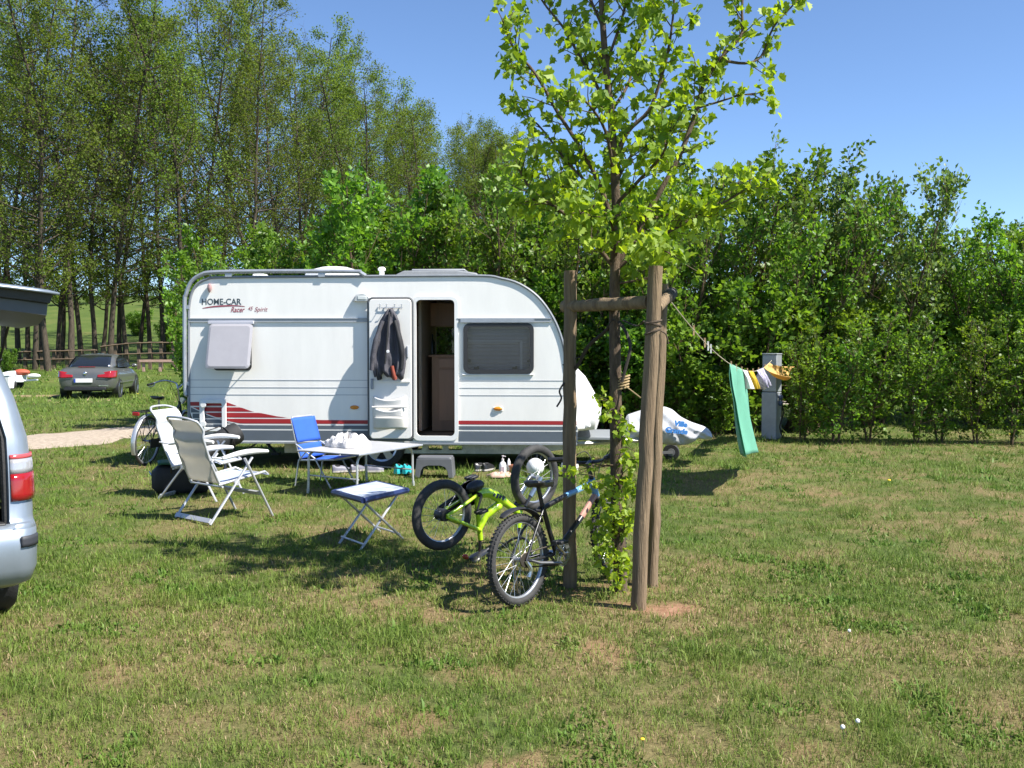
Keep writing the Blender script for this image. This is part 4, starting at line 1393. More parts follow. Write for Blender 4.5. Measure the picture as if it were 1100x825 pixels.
jroot = thing('jacket', 'grey outdoor jacket hanging from the hook rail on the open caravan door', 'jacket', rootm(CAR) @ q)
JI = rootm(jroot).inverted() @ rootm(CAR)
jm = pm('jacket_grey', (.075, .072, .085), .85, var=.18, vscale=10, bump=.3, bscale=60)
mb = MB(); mb.grid(jfn(0), 26, 22); mb.grid(jfn(1), 26, 22); mb.xf(JI)
mb.build('jacket_body', jm, jroot, solid=.006, angle=80)
jb = pm('jacket_black', (.018, .018, .02), .7, var=.2)
def sleeve(px0, py0, pts, w, mat, name):
    mb = MB()
    mb.tube(smooth_path([dp(x, y, o) for x, y, o in pts], 5), w, 8, flat=.6); mb.xf(JI); mb.build(name, mat, jroot, angle=80)
sleeve(0, 0, [(414, 345, .10), (407.5, 365, .12), (403.5, 385, .10), (402.5, 397, .09)], [.05] * 5 + [.065] * 6 + [.055] * 5, jm, 'sleeve')
sleeve(0, 0, [(427, 345, .09), (431.5, 362, .11), (434.5, 380, .10), (433.5, 396, .08)], [.05] * 5 + [.06] * 6 + [.05] * 5, jb, 'sleeve')
sleeve(0, 0, [(421, 336, .10), (420, 352, .125), (418.5, 372, .135), (417, 390, .13)], .022, jb, 'zip_flap')
sleeve(0, 0, [(424, 393, .09), (426, 402, .10), (427, 407, .09)], .05, pm('lining_rust', (.22, .045, .025), .8, var=.2), 'lining')
sleeve(0, 0, [(408, 396, .05), (409, 402, .05), (410, 407, .04)], .06, jb, 'hem')
mb = MB(); mb.lathe([(.001, .004), (.02, .003), (.021, 0)], dp(420.7, 377.3, .185), (0, -1, 0), 12); mb.xf(JI); mb.build('badge', pm('badge_white', (.8, .8, .78), .5), jroot)
# ================================================================== dark coupe parked on the grass
def car_wheel(root, c, r_, w_, axis, spokes=5, rimcol='alloy_bright'):
    c = Vector(c); out = axis
    mb = MB()
    mb.lathe([(r_ * .66, -w_ / 2), (r_ * .93, -w_ / 2), (r_ * .99, -w_ * .38), (r_, -w_ * .2), (r_, w_ * .2), (r_ * .99, w_ * .38), (r_ * .93, w_ / 2), (r_ * .66, w_ / 2)], c, (0, 1, 0), 32, cap=False)
    w = mb.build('wheel', rubber, root)
    mb = MB()
    mb.lathe([(r_ * .68, -w_ * .5), (r_ * .62, -w_ * .4), (r_ * .60, w_ * .3), (r_ * .68, w_ * .5), (r_ * .64, w_ * .52), (r_ * .58, w_ * .4)], c, (0, out, 0), 28, cap=False)
    mb.lathe([(r_ * .66, 0), (.001, 0)], c, (0, out, 0), 20, cap=False)
    mb.lathe([(.05, w_ * .3), (.045, w_ * .42), (.001, w_ * .44)], c, (0, out, 0), 14)
    for k in range(spokes):
        a = 2 * PI * k / spokes + .2; ca, sa = math.cos(a), math.sin(a)
        pts = [c + Vector((q * ca - t * sa, out * w_ * .38, q * sa + t * ca)) for q, t in ((.03, -.03), (r_ * .62, -.04), (r_ * .62, .04), (.03, .03))]
        mb.prism(pts, [p - Vector((0, out * .03, 0)) for p in pts])
    mb.build('rim', pm(rimcol, (.62, .63, .65), .25, metal=.9, var=.05), w)
    return w
COUPE_Y = 33.2
cp = Vector((P(108, 400, COUPE_Y).x, COUPE_Y, 0))
cp.z = float(hgt(cp.x, cp.y)) - .01
HD = R(99)
coupe = thing('parked_car', 'dark grey metallic hardtop coupe parked on the grass before the wood', 'car', cp, HD)
paint = pm('dark_metallic', (.13, .132, .128), .32, metal=.4, var=.06, vscale=4, coat=.7)
glassd = pm('car_glass', (.012, .014, .016), .05, spec=.8, coat=.5)
# local: x forward, rear bumper at x = -1.9 ; y left ; z up
def sect(x, zbot, zsill, zmid, zsh, wb, wm, ws, crown=.03, n=5):
    half = [(0.0, zbot), (wb * .9, zbot), (wb, zbot + .06), (wm, zmid), (wm * .985, (zmid + zsh) / 2), (ws, zsh - .02), (ws - .05, zsh + .005), (ws * .5, zsh + crown)]
    right = [(x, -y, z) for y, z in half]
    left = [(x, y, z) for y, z in half[::-1] if y > 0]
    return right + [(x, 0, zsh + crown * 1.2)] + left
sts = [(-1.96, .38, .4, .60, .72, .60, .66, .62), (-1.90, .28, .4, .58, .86, .74, .80, .74), (-1.72, .24, .4, .58, .965, .80, .865, .76), (-1.45, .22, .4, .58, .985, .83, .88, .78),
       (-1.0, .20, .4, .58, .965, .84, .885, .79), (-.3, .20, .4, .58, .93, .84, .885, .80), (.5, .20, .4, .58, .915, .84, .885, .80), (1.0, .2, .4, .56, .90, .83, .875, .79),
       (1.6, .22, .4, .54, .84, .80, .86, .74), (2.1, .24, .4, .50, .74, .72, .78, .62), (2.36, .30, .4, .46, .60, .52, .56, .45)]
mb = MB()
mb.loft([sect(*s_) for s_ in sts])
mb.build('body', paint, coupe, angle=42, sub=1)
def gh(x, z0, z1, w0, w1):
    half = [(w0, z0), (w0 - .03, z0 + (z1 - z0) * .4), (w1 + .03, z1 - .05), (w1 - .04, z1), (w1 * .5, z1 + .025)]
    return [(x, -y, z) for y, z in half] + [(x, 0, z1 + .03)] + [(x, y, z) for y, z in half[::-1]]
mb = MB(); mb.loft([gh(-1.30, .94, .97, .70, .60), gh(-.95, .92, 1.22, .74, .56), (gh(-.62, .92, 1.35, .76, .57)), gh(-.1, .90, 1.395, .77, .58), gh(.35, .90, 1.36, .77, .57), gh(.75, .89, 1.18, .77, .58), gh(1.15, .88, .93, .76, .66)])
cab = mb.build('cabin', paint, coupe, angle=50, sub=1)
# glazing set just proud of the cabin
mb = MB()
mb.grid(lambda u, v: (-1.285 + .60 * v - .012, (u - .5) * 2 * (.60 - .08 * v) , .985 + .345 * v + .018 * math.sin(PI * v) + .025 * math.cos((u - .5) * 2.2)), 10, 6)
mb.build('rear_window', glassd, coupe, solid=.01)
for sgn in (-1, 1):
    sd = [(-.95, .985), (.95, .95), (.55, 1.20), (.20, 1.325), (-.15, 1.345), (-.50, 1.30), (-.78, 1.18)]
    def sy(z): return sgn * (.775 - (z - .92) * .36 + .006)
    mb = MB(); mb.prism([(x, sy(z), z) for x, z in sd], [(x, sy(z) + sgn * .012, z) for x, z in sd])
    mb.build('side_window', glassd, coupe, smooth=False)
    mb = MB(); mb.ball((.68, sgn * .93, 1.0), (.07, .10, .07), 12, 8); mb.build('wing_mirror', paint, coupe)
    # wrap-round tail lamp
    def tl(u, v, sgn=sgn):
        y = .40 + .42 * min(1, u * 1.25); x = -1.955 + .02 * u + (max(0, u - .62) / .38) ** 1.4 * .36
        y = y if u < .62 else .70 + .155 * (1 - (1 - (u - .62) / .38) ** 2)
        if u < .62: y = .36 + .34 * u / .62
        z0 = .665 + .10 * (1 - min(1, u / .5)) * .2; z1 = .80 + .08 * min(1, u * 1.4)
        x += .09 * v - .025
        return (x, sgn * (y + .006), z0 + (z1 - z0) * v)
    mb = MB(); mb.grid(tl, 16, 5); mb.build('tail_light', redlens, coupe, solid=.03, angle=60)
    mb = MB(); mb.box((-.2, sgn * .893, .50), (2.0, .018, .03)); mb.build('side_moulding', pm('moulding', (.25, .25, .25), .3, metal=.6), coupe)
    for x in (-1.15, 1.30):
        car_wheel(coupe, (x, sgn * .775, .315), .315, .20, sgn)
        mb = MB(); mb.lathe([(.36, -.10), (.36, .092), (.31, .092)], (x, sgn * .78, .32), (0, sgn, 0), 24); mb.build('wheel_arch', blackp, coupe)
mb = MB(); mb.box((-1.975, 0.05, .585), (.02, .54, .125)); pl = mb.build('number_plate', pm('plate_white', (.72, .72, .72), .4), coupe, bevel=.004)
MB().box((-1.988, .30, .585), (.004, .05, .12)).build('plate_band', pm('plate_blue', (.03, .06, .35), .4), pl)
mb = MB(); mb.box((-1.95, 0, .32), (.10, 1.25, .10)); mb.build('lower_bumper', blackp, coupe, bevel=.02)
mb = MB(); mb.ball((-1.965, 0, .80), (.012, .045, .055), 12, 8); mb.build('badge', pm('chrome', (.7, .7, .72), .15, metal=1), coupe)
mb = MB(); mb.box((-1.72, 0, 1.005), (.05, .5, .018)); mb.build('brake_light', redlens, coupe, bevel=.004)
mb = MB(); mb.tube([(-1.93, -.55, .27), (-2.0, -.55, .26)], .035, 10); mb.box((-1.97, -.55, .42), (.03, .3, .03)); mb.build('exhaust', pm('chrome', (.7, .7, .72), .15, metal=1), coupe)

# ================================================================== silver people carrier with its tailgate up
VC = Vector((-2.765, 5.82, 0))
vf = Vector((-.60, .80, 0)).normalized()
VH = math.atan2(vf.y, vf.x)
vright = Vector((vf.y, -vf.x, 0))
vorg = VC - vright * .90     # centre of the tail
van = thing('people_carrier', 'silver blue people carrier with raised tailgate at the left edge', 'car', vorg, VH)
vp = pm('silver_blue', (.27, .315, .37), .40, metal=.5, var=.04, vscale=5, coat=.3)
LV = [(.30, .06, .83), (.34, -.04, .875), (.42, -.085, .90), (.56, -.09, .905), (.64, -.07, .905), (.672, -.02, .900), (.70, -.002, .900), (.86, .005, .90), (1.0, .018, .895), (1.16, .05, .88), (1.38, .125, .83), (1.58, .215, .765), (1.72, .31, .68)]
JAMB = .755
def ring(z, xr, yh, sgn, xf):
    pts = []
    jam = min(JAMB, yh - .12)
    pts.append((xr + .05, sgn * (jam - .015), z))
    pts.append((xr - .006, sgn * jam, z))
    rad = yh - jam - .03
    for i in range(7):
        a = PI / 2 * i / 6
        pts.append((xr + .0 + rad * 1.5 * (1 - math.cos(a)), sgn * (jam + .03 + rad * math.sin(a)), z))
    pts += [(xr + .9, sgn * (yh + .005), z), (2.2, sgn * (yh + .01), z), (xf - .7, sgn * yh, z), (xf - .2, sgn * (yh - .15), z), (xf, sgn * (yh - .45), z)]
    return pts
for sgn in (-1, 1):
    mb = MB()
    mb.loft([ring(z, xr, yh, sgn, 4.45 if z < .7 else float(np.interp(z, [.7, 1.0, 1.72], [4.4, 3.9, 2.7]))) for z, xr, yh in LV if z > .60], closed=False)
    mb.build('body_side', vp, van, angle=55, solid=.012)
    # dark inner skin of the load bay
    mb = MB(); mb.prism([(.10, sgn * .70, .60), (2.6, sgn * .70, .60), (2.6, sgn * .62, 1.66), (.40, sgn * .56, 1.66)], [(.10, sgn * .73, .60), (2.6, sgn * .73, .60), (2.6, sgn * .65, 1.66), (.40, sgn * .59, 1.66)])
    mb.build('load_bay_trim', darkin, van)
    # opening seal
    mb = MB()
    sl = [(.03, .66)] + [(xr + .03, z) for z, xr, yh in LV if z > .69]
    mb.tube([(x, sgn * (min(JAMB, [yh for z2, xr2, yh in LV if z2 >= z - 1e-6][0] - .12) - .015), z) for x, z in sl], .022, 6)
    mb.build('door_seal', rubber, van)
    # tail lamp: clear upper, red lower
    def lamp(u, v, z0, z1, push):
        z = z0 + (z1 - z0) * v
        xr = float(np.interp(z, [a[0] for a in LV], [a[1] for a in LV])); yh = float(np.interp(z, [a[0] for a in LV], [a[2] for a in LV]))
        jam = min(JAMB, yh - .12); rad = yh - jam - .03
        a = PI / 2 * (u * 1.15 - .12)
        if a < 0: return (xr - push, sgn * (jam + .03 + a * .12), z)
        return (xr - push * math.cos(a) + rad * 1.5 * (1 - math.cos(a)), sgn * (jam + .03 + rad * math.sin(a) + push * math.sin(a)), z)
    mb = MB(); mb.grid(lambda u, v: lamp(u, v, .80, .955, .014), 10, 4); t = mb.build('tail_light', redlens, van, solid=.012, angle=60)
    mb = MB(); mb.grid(lambda u, v: lamp(u, v, .955, 1.04, .013), 10, 3); mb.build('reversing_lens', pm('lens_silver', (.42, .42, .45), .15, metal=.3, coat=.5), t, solid=.012, angle=60)
    mb = MB(); mb.grid(lambda u, v: lamp(u, v, 1.04, 1.065, .014), 10, 2); mb.build('indicator_lens', pm('lens_rose', (.5, .08, .09), .2), t, solid=.012, angle=60)
    for x in (.78, 3.55):
        car_wheel(van, (x, sgn * .79, .325), .325, .20, sgn, 5, 'van_alloy')
    mb = MB(); mb.prism([(1.0, sgn * (.90), 1.08), (3.4, sgn * .90, 1.04), (2.8, sgn * .74, 1.60), (.95, sgn * .76, 1.58)], [(1.0, sgn * .915, 1.08), (3.4, sgn * .915, 1.04), (2.8, sgn * .755, 1.60), (.95, sgn * .775, 1.58)])
    mb.build('side_window', glassd, van, smooth=False)
# bumper right across
mb = MB()
def bring(z, xr, yh):
    r_ = [ring(z, xr, yh, -1, 4.45)[i] for i in range(1, 10)]
    l_ = [ring(z, xr, yh, 1, 4.45)[i] for i in range(1, 10)]
    return [(xr + .9, -yh + .05, z)] + r_[::-1] + l_ + [(xr + .9, yh - .05, z)]
mb.loft([bring(z, xr, yh) for z, xr, yh in LV if z < .69], closed=False)
bmp = mb.build('bumper', vp, van, angle=50, solid=.012)
for sgn in (-1, 1):
    mb = MB()
    def strip_(u, v):
        z = .545 + .062 * v
        yh, xr = .905, -.09
        jam = .755; rad = yh - jam - .03; a = PI / 2 * (.02 + .66 * u)
        return (xr + rad * 1.5 * (1 - math.cos(a)) - .008, sgn * (jam + .03 + rad * math.sin(a) + .006), z)
    mb.grid(strip_, 10, 3); mb.build('rubbing_strip', pm('bumper_rubber', (.035, .037, .045), .6), bmp, solid=.012)
mb = MB(); mb.box((.04, 0, .665), (.16, 1.46, .035)); mb.build('load_sill', pm('sill_dark', (.03, .03, .032), .5), van, bevel=.008)
mb = MB(); mb.box((1.4, 0, .58), (2.6, 1.5, .04)); mb.box((1.15, 0, .95), (.12, 1.35, .75)); mb.build('load_floor', darkin, van)
mb = MB()
mb.loft([[(x, y * (1 - .0 * abs(y)), z + .05 * (1 - (y / .68) ** 2)) for y in np.linspace(-.68, .68, 9)] for x, z in ((.30, 1.72), (.9, 1.755), (1.8, 1.75), (2.7, 1.70))], closed=False)
mb.build('roof', vp, van, solid=.02)
mb = MB(); mb.loft([[(x, y, z + .06 * (1 - (y / .8) ** 2) * k) for y in np.linspace(-w_, w_, 9)] for x, z, w_, k in ((2.72, 1.69, .68, 1), (3.3, 1.35, .74, 1.2), (3.88, 1.0, .80, 1.2))], closed=False)
mb.build('windscreen', glassd, van, solid=.012)
mb = MB(); mb.loft([[(x, y, z + .05 * (1 - (y / .85) ** 2)) for y in np.linspace(-w_, w_, 9)] for x, z, w_ in ((3.88, 1.0, .82), (4.25, .90, .80), (4.45, .72, .70), (4.48, .5, .65), (4.42, .28, .6))], closed=False)
mb.build('bonnet', vp, van, solid=.012)
mb = MB(); mb.box((2.2, 0, .30), (4.0, 1.5, .10)); mb.build('underbody', blackp, van)
# raised tailgate: hinged at the roof edge, reaching back over the load sill
def tgx(x, z, yh, k=1.0):
    ys = np.linspace(-1, 1, 15)
    return [(x - .06 * (1 - y * y) * k, y * yh, z + .05 * (1 - y * y)) for y in ys]
mb = MB(); mb.loft([tgx(.28, 1.755, .62, 0), tgx(-.1, 1.86, .70), tgx(-.5, 1.945, .79), tgx(-.80, 1.972, .81), tgx(-.97, 1.95, .825)], closed=False)
tg = mb.build('tailgate', vp, van, solid=.012)
mb = MB()
def tin(x, zt, zb, yh):
    ys = np.linspace(-1, 1, 15)
    return [(x - .06 * (1 - y * y), y * yh, zt + .05 * (1 - y * y)) for y in ys] + [(x - .05 * (1 - y * y), y * yh * .985, zb + .05 * (1 - y * y)) for y in ys[::-1]]
mb.loft([tin(-.34, 1.90, 1.80, .72), tin(-.50, 1.93, 1.785, .745), tin(-.76, 1.955, 1.80, .78), tin(-.90, 1.955, 1.845, .79)])
mb.build('tailgate_trim', pm('trim_slate', (.075, .085, .10), .5, var=.06), tg, angle=40)
mb = MB()
mb.loft([tin(-.902, 1.955, 1.90, .795), tin(-.935, 1.95, 1.905, .80)])
mb.build('tailgate_lip', pm('lip_dark', (.022, .026, .032), .5), tg, angle=40)
mb = MB(); mb.box((-1.0, .1, 1.95), (.02, .22, .035)); mb.build('tailgate_latch', blackp, tg, bevel=.006)
mb = MB(); mb.loft([tgx(.18, 1.755, .52, 0), tgx(-.30, 1.865, .60)], closed=False); mb.build('tailgate_glass', glassd, tg, solid=.012)
for sgn in (-1, 1):
    mb = MB(); mb.tube([(.17, sgn * .66, 1.30), (-.12, sgn * .70, 1.62)], .012, 8); mb.tube([(-.12, sgn * .70, 1.62), (-.36, sgn * .72, 1.87)], .007, 8); mb.build('gas_strut', blackp, van)

# ================================================================== fence, plank and things at the edge of the wood
timber = pm('old_timber', (.12, .085, .055), .9, var=.4, vscale=6, bump=.5, bscale=30, stretch=(.5, 3, 3))
FY = 47.0
def fence(name, pxs, top, mid, label):
    x0 = (pxs[0] - 550) / F * FY
    root = thing(name, label, 'fence', (x0, FY, float(hgt(x0, FY))))
    for px in pxs:
        a = P(px, top(px), FY); z0 = float(hgt(a.x, FY))
        mb = MB(); mb.box((a.x, FY, (a.z + z0) / 2), (.14, .14, a.z - z0 + .1)); mb.build('post', timber, root, world=True, bevel=.01)
    for fn_, hh in ((top, .13), (mid, .13)):
        mb = MB()
        pts = [P(px, fn_(px), FY - .10) for px in np.linspace(pxs[0] - 4, pxs[-1] + 4, 24)]
        mb.tube(pts, hh / 2, 6, flat=.5); mb.build('rail', timber, root, world=True, angle=60)
fence('wooden_bridge_rail', [112, 124, 136, 149, 161, 173, 186, 199], curve_of([(100, 374), (115, 371.5), (140, 368.8), (165, 368), (210, 368.2)]), curve_of([(100, 383), (120, 381), (160, 379.5), (210, 379.5)]),
      'dark wooden two-rail fence right of the parked car, slightly arched')
fence('wooden_rail_fence', [12, 27, 45, 58, 72, 86, 100], curve_of([(0, 378.5), (110, 376)]), curve_of([(0, 387), (110, 385)]), 'dark wooden two-rail fence left of the parked car behind the tree trunks')
mb = MB()
a, b = P(150, 388.6, 45.5), P(198, 387.0, 45.5)
mb.box((a + b) / 2, (b.x - a.x, .16, .11))
for t in (.08, .45, .85):
    q = a.lerp(b, t); z0 = float(hgt(q.x, 45.5)); mb.box((q.x, 45.55, (q.z + z0) / 2), (.12, .10, q.z - z0))
o = mb.build('bench_plank', pm('pinkish_plank', (.42, .27, .21), .8, var=.2, vscale=5), None, loc=((a.x + b.x) / 2, 45.5, float(hgt(a.x, 45.5))), bevel=.01)
tag(o, 'long pale pinkish plank on short posts in front of the arched fence', 'bench')
# white box and small craft by the wood, half hidden behind the silver car
BYY = 37.0
bx = P(2, 410, BYY); bx0 = float(hgt(bx.x, BYY))
box = thing('cool_box', 'white box with a tilted lid standing on the grass behind the silver car', 'box', (bx.x, BYY, bx0))
mb = MB(); mb.loft([[(-.34, -.2, 0), (.34, -.2, 0), (.34, .2, 0), (-.34, .2, 0)], [(-.40, -.24, .46), (.40, -.24, .50), (.40, .24, .50), (-.40, .24, .46)]])
mb.build('box_body', pm('box_white', (.80, .80, .80), .4, var=.03), box, bevel=.02)
mb = MB(); mb.loft([[(-.41, -.26, .47), (.42, -.26, .515), (.42, .26, .515), (-.41, .26, .47)], [(-.40, -.24, .52), (.40, -.24, .70), (.40, .24, .70), (-.40, .24, .52)]]); mb.build('lid', pm('lid_white', (.76, .77, .80), .4), box, bevel=.02)
mb = MB(); mb.box((.12, 0, .03), (.5, .5, .06)); mb.build('base', blackp, box)
tb = P(25, 408, BYY + .5); tz = float(hgt(tb.x, BYY + .5))
tr_ = thing('small_trailer', 'low white trailer carrying a red bundle on the grass left of the dark car', 'trailer', (tb.x, BYY + .5, tz))
mb = MB(); mb.box((-.35, 0, .38), (.75, .5, .26)); mb.tube([(0, 0, .30), (.55, 0, .34)], .04, 8); mb.build('trailer_bed', pm('bed_white', (.72, .74, .76), .45, var=.05), tr_, bevel=.02)
mb = MB(); mb.ball((-.05, 0, .62), (.30, .22, .12), 14, 8); mb.build('bundle', pm('red_tarp', (.42, .08, .04), .7, var=.2, bump=.4), tr_)
mb = MB(); mb.ball((.40, 0, .48), (.26, .12, .09), 14, 8); mb.build('nose_cover', pm('cover_white', (.75, .75, .72), .5), tr_)
for yv in (-.27, .27):
    mb = MB(); mb.lathe([(.08, -.05), (.17, -.05), (.18, 0), (.17, .05), (.08, .05)], (-.3, yv, .18), (0, 1, 0), 20); mb.lathe([(.09, -.02), (.09, .02), (.001, .02)], (-.3, yv, .18), (0, 1, 0), 14); mb.build('wheel', rubber, tr_)

# grey metal supply post
PYY = 18.0
pc = G(831, 472.3)
post = thing('utility_post', 'grey sheet metal supply post with sockets in front of the hedge', 'utility post', (pc.x, PYY, 0), R(-38))
pz = P(830, 381, PYY).z
pmx = pm('post_grey', (.30, .32, .345), .5, metal=.3, var=.14, vscale=4, bump=.05)
mb = MB(); mb.box((-.02, 0, pz * .28), (.28, .24, pz * .56)); mb.build('lower_cabinet', pmx, post, bevel=.012)
mb = MB(); mb.box((-.02, .004, pz * .56 + pz * .22 + .004), (.272, .232, pz * .44 - .008)); mb.build('upper_cabinet', pmx, post, bevel=.012)
mb = MB(); mb.box((-.02, 0, pz + .012), (.29, .25, .024)); mb.build('cap', pmx, post, bevel=.008)
for zz in (pz * .50, pz * .43):
    mb = MB(); mb.lathe([(.045, 0), (.045, .05), (.03, .06), (.001, .06)], (.12, .02, zz), (1, 0, -.2), 14); mb.build('socket', pm('socket_blue', (.06, .09, .16), .5), post)
mb = MB(); mb.tube(smooth_path([(.17, .02, pz * .42), (.19, .02, pz * .3), (.15, -.02, pz * .15), (.19, .03, .02)], 5), .012, 6); mb.build('cable', rubber, post)
# ================================================================== stakes round the maple
oldwood = pm('stake_wood', (.115, .077, .044), .9, var=.35, vscale=5, bump=.7, bscale=26, stretch=(5, 5, .3), col2=(.28, .20, .12))
cordm = pm('cord_brown', (.09, .065, .045), .9, var=.3, vscale=40)
strapm = pm('strap_dark', (.035, .028, .024), .85, var=.3, vscale=20)
SB = [(612, 629, 613, 291, .047), (685, 655, 705, 286, .048), (700, 632, 712, 289, .043)]
SP_ = []
sc = G(670, 640)
stake = thing('tree_stake', 'three grey-brown wooden posts with crossbars staking the young maple', 'tree stake', (sc.x, sc.y, 0))
srs = np.random.RandomState(5)
for bx_, by_, tx_, ty_, r_ in SB:
    b = G(bx_, by_); t = P(tx_, ty_, b.y + .04)
    SP_.append((b, t, r_))
    mb = MB()
    pts = [b.lerp(t, k / 14) + Vector((srs.normal(0, .003), srs.normal(0, .003), 0)) for k in range(15)]
    pts[0].z -= .1
    ph = srs.rand() * 6
    mb.tube(pts, [r_ * (1.03 - .08 * k / 14) for k in range(15)], 18, cap=True)
    # a drying split down the face and slightly uneven round section
    vs = []
    for i, v in enumerate(mb.v):
        j = i % 18; k = i // 18
        v = Vector(v); c = pts[min(k, 14)]
        d = (v - c); d.z = 0
        f = 1 + .05 * math.sin(3 * j * 2 * PI / 18 + ph) + .02 * srs.normal()
        if j == 13 and k > 1: f *= .84
        vs.append(tuple(c + d * f + Vector((0, 0, v.z - c.z))))
    mb.v = vs
    mb.build('post', oldwood, stake, world=True, angle=50)
def pat(i, z):
    b, t, r_ = SP_[i]; return b.lerp(t, (z - b.z) / (t.z - b.z))
def crossbar(p, q, r_):
    mb = MB(); n = 10
    pts = [p.lerp(q, k / n) + Vector((0, 0, srs.normal(0, .002))) for k in range(n + 1)]
    mb.tube(pts, [r_ * (1 + .03 * srs.normal()) for _ in range(n + 1)], 14)
    mb.build('crossbar', oldwood, stake, world=True, angle=50)
zc1 = P(650, 327, 6.75).z
L0, R0 = pat(0, zc1), pat(1, zc1 + .005)
dv = (R0 - L0).normalized()
off = Vector((dv.y, -dv.x, 0)) * 0
crossbar(L0 - dv * .07 + Vector((0, .0, 0)), R0 - dv * .045, .043)
q1, q2 = pat(1, zc1 + .02), pat(2, zc1 + .02)
e0 = P(706, 331, 6.62); e1 = P(722, 314, 7.06)
crossbar(e0, e1, .036)
mb = MB()
for k in range(4):
    c = e0.lerp(e1, .72 + k * .07); ax = (e1 - e0).normalized(); a = ax.orthogonal().normalized(); b = ax.cross(a)
    mb.tube([c + (a * math.cos(th) + b * math.sin(th)) * .040 for th in np.linspace(0, 2 * PI, 17)[:-1]], .0045, 5, closed=True)
mb.build('cord_wrap', pm('cord_grey', (.10, .10, .11), .8, var=.3), stake, world=True)
mb = MB()
for z_, tl in ((zc1 - .125, .012), (zc1 - .140, -.01), (zc1 - .185, .02)):
    c = pat(1, z_)
    mb.tube([c + Vector((.052 * math.cos(th), .052 * math.sin(th), tl * math.cos(th))) for th in np.linspace(0, 2 * PI, 17)[:-1]], .006, 5, closed=True)
c = pat(1, zc1 - .185)
mb.tube(smooth_path([c + Vector((.05, -.04, 0)), c + Vector((.08, -.03, -.02)), c + Vector((.10, .0, -.08))], 4), .005, 5)
mb.build('rope_lashing', cordm, stake, world=True)
# webbing ties from the posts to the trunk
def tie(pts, r_, name='tie_strap', mat=strapm):
    mb = MB(); mb.tube(smooth_path(pts, 5), r_, 6, flat=.5); mb.build(name, mat, stake, world=True)
T1 = P(664, 346, 6.85)
tie([T1 + Vector((-.03, -.03, .02)), P(650, 356, 6.88), P(632, 372, 6.95), P(621, 392, 7.02), P(616, 399, 7.05)], .019)
tie([T1 + Vector((.0, -.055, .0)), P(672, 356, 6.76), P(677, 372, 6.75), P(673, 392, 6.77), P(668, 410, 6.80)], .017)
tie([T1 + Vector((.03, -.03, .01)), P(684, 350, 6.68), P(692, 345, 6.52)], .010)
tie([P(605, 392, 7.06), P(612, 388, 7.03), P(622, 384, 7.06)], .010)
tie([P(606, 411, 7.04), P(601, 420, 7.02), P(603, 428, 7.02), P(598, 437, 7.02)], .010)
mb = MB()
for k in range(5):
    c = P(669 - k * .3, 405 + k * 3, 6.85)
    mb.tube([c + Vector((.046 * math.cos(th), .046 * math.sin(th), .012 * math.cos(th))) for th in np.linspace(0, 2 * PI, 15)[:-1]], .006, 5, closed=True)
mb.tube(smooth_path([P(671, 414, 6.80), P(679, 420, 6.75), P(688, 427, 6.6)], 5), .005, 5)
mb.build('rope_tie', pm('rope_tan', (.33, .24, .12), .9, var=.2), stake, world=True)

# ================================================================== bicycles
def fl(pts, r_, mb=None, n=8):
    mb = mb or MB(); mb.tube(pts, r_, n); return mb
steel = pm('bike_steel', (.52, .53, .55), .25, metal=.9, var=.08)
alu = pm('rim_alloy', (.42, .43, .45), .35, metal=.7, var=.1)
bblack = pm('bike_black', (.016, .016, .018), .35, var=.15, coat=.3)
tyre_m = pm('tyre', (.036, .035, .034), .8, var=.4, vscale=12, bump=.2, bscale=90)
def bike_wheel(root, c, r_, tr, axis, knobs=0, rimc=None, name='wheel', spokes=20):
    """tyre mesh (with tread blocks) as the part, rim, spokes and hub below it"""
    c = Vector(c); ax = Vector(axis).normalized()
    a = Vector((0, 0, 1)); a = (a - ax * a.dot(ax)).normalized(); b = ax.cross(a)
    mb = MB()
    prof = [(r_ - tr + tr * math.cos(t), tr * math.sin(t)) for t in np.linspace(-2.6, 2.6, 11)]
    mb.lathe(prof, c, ax, 48, cap=False)
    if knobs:
        for k in range(knobs):
            th = 2 * PI * k / knobs
            rd = a * math.cos(th) + b * math.sin(th); tg_ = -a * math.sin(th) + b * math.cos(th)
            for s_, w_ in ((-1, .42), (1, .42), (0, .5)):
                if s_ == 0: th2 = .0
                an = s_ * .75
                p = c + rd * (r_ - tr + (tr + .001) * math.cos(an)) + ax * ((tr + .001) * math.sin(an)) + tg_ * ((.5 if s_ else 0) * 2 * PI * r_ / knobs)
                M = Matrix((tg_, ax, rd)).transposed()
                mb.box(p, (2 * PI * r_ / knobs * .5, tr * .5, .006), M)
    w = mb.build(name, tyre_m, root, angle=50)
    mb = MB(); ri = r_ - tr * 1.75
    mb.lathe([(ri + .010, -.013), (ri - .004, -.014), (ri - .012, -.008), (ri - .012, .008), (ri - .004, .014), (ri + .010, .013)], c, ax, 48, closed=True)
    mb.lathe([(.018, -.035), (.026, -.034), (.026, -.030), (.014, -.026), (.014, .026), (.026, .030), (.026, .034), (.018, .035)], c, ax, 12)
    for k in range(spokes):
        th = 2 * PI * k / spokes; s_ = 1 if k % 2 else -1; tw = .35 * (1 if (k // 2) % 2 else -1)
        rd = a * math.cos(th) + b * math.sin(th); rh = a * math.cos(th + tw * 2) + b * math.sin(th + tw * 2)
        mb.tube([c + rh * .024 + ax * .031 * s_, c + rd * (ri - .008)], .0016, 4, cap=False)
    mb.build('rim', rimc or alu, w, angle=50)
    return w
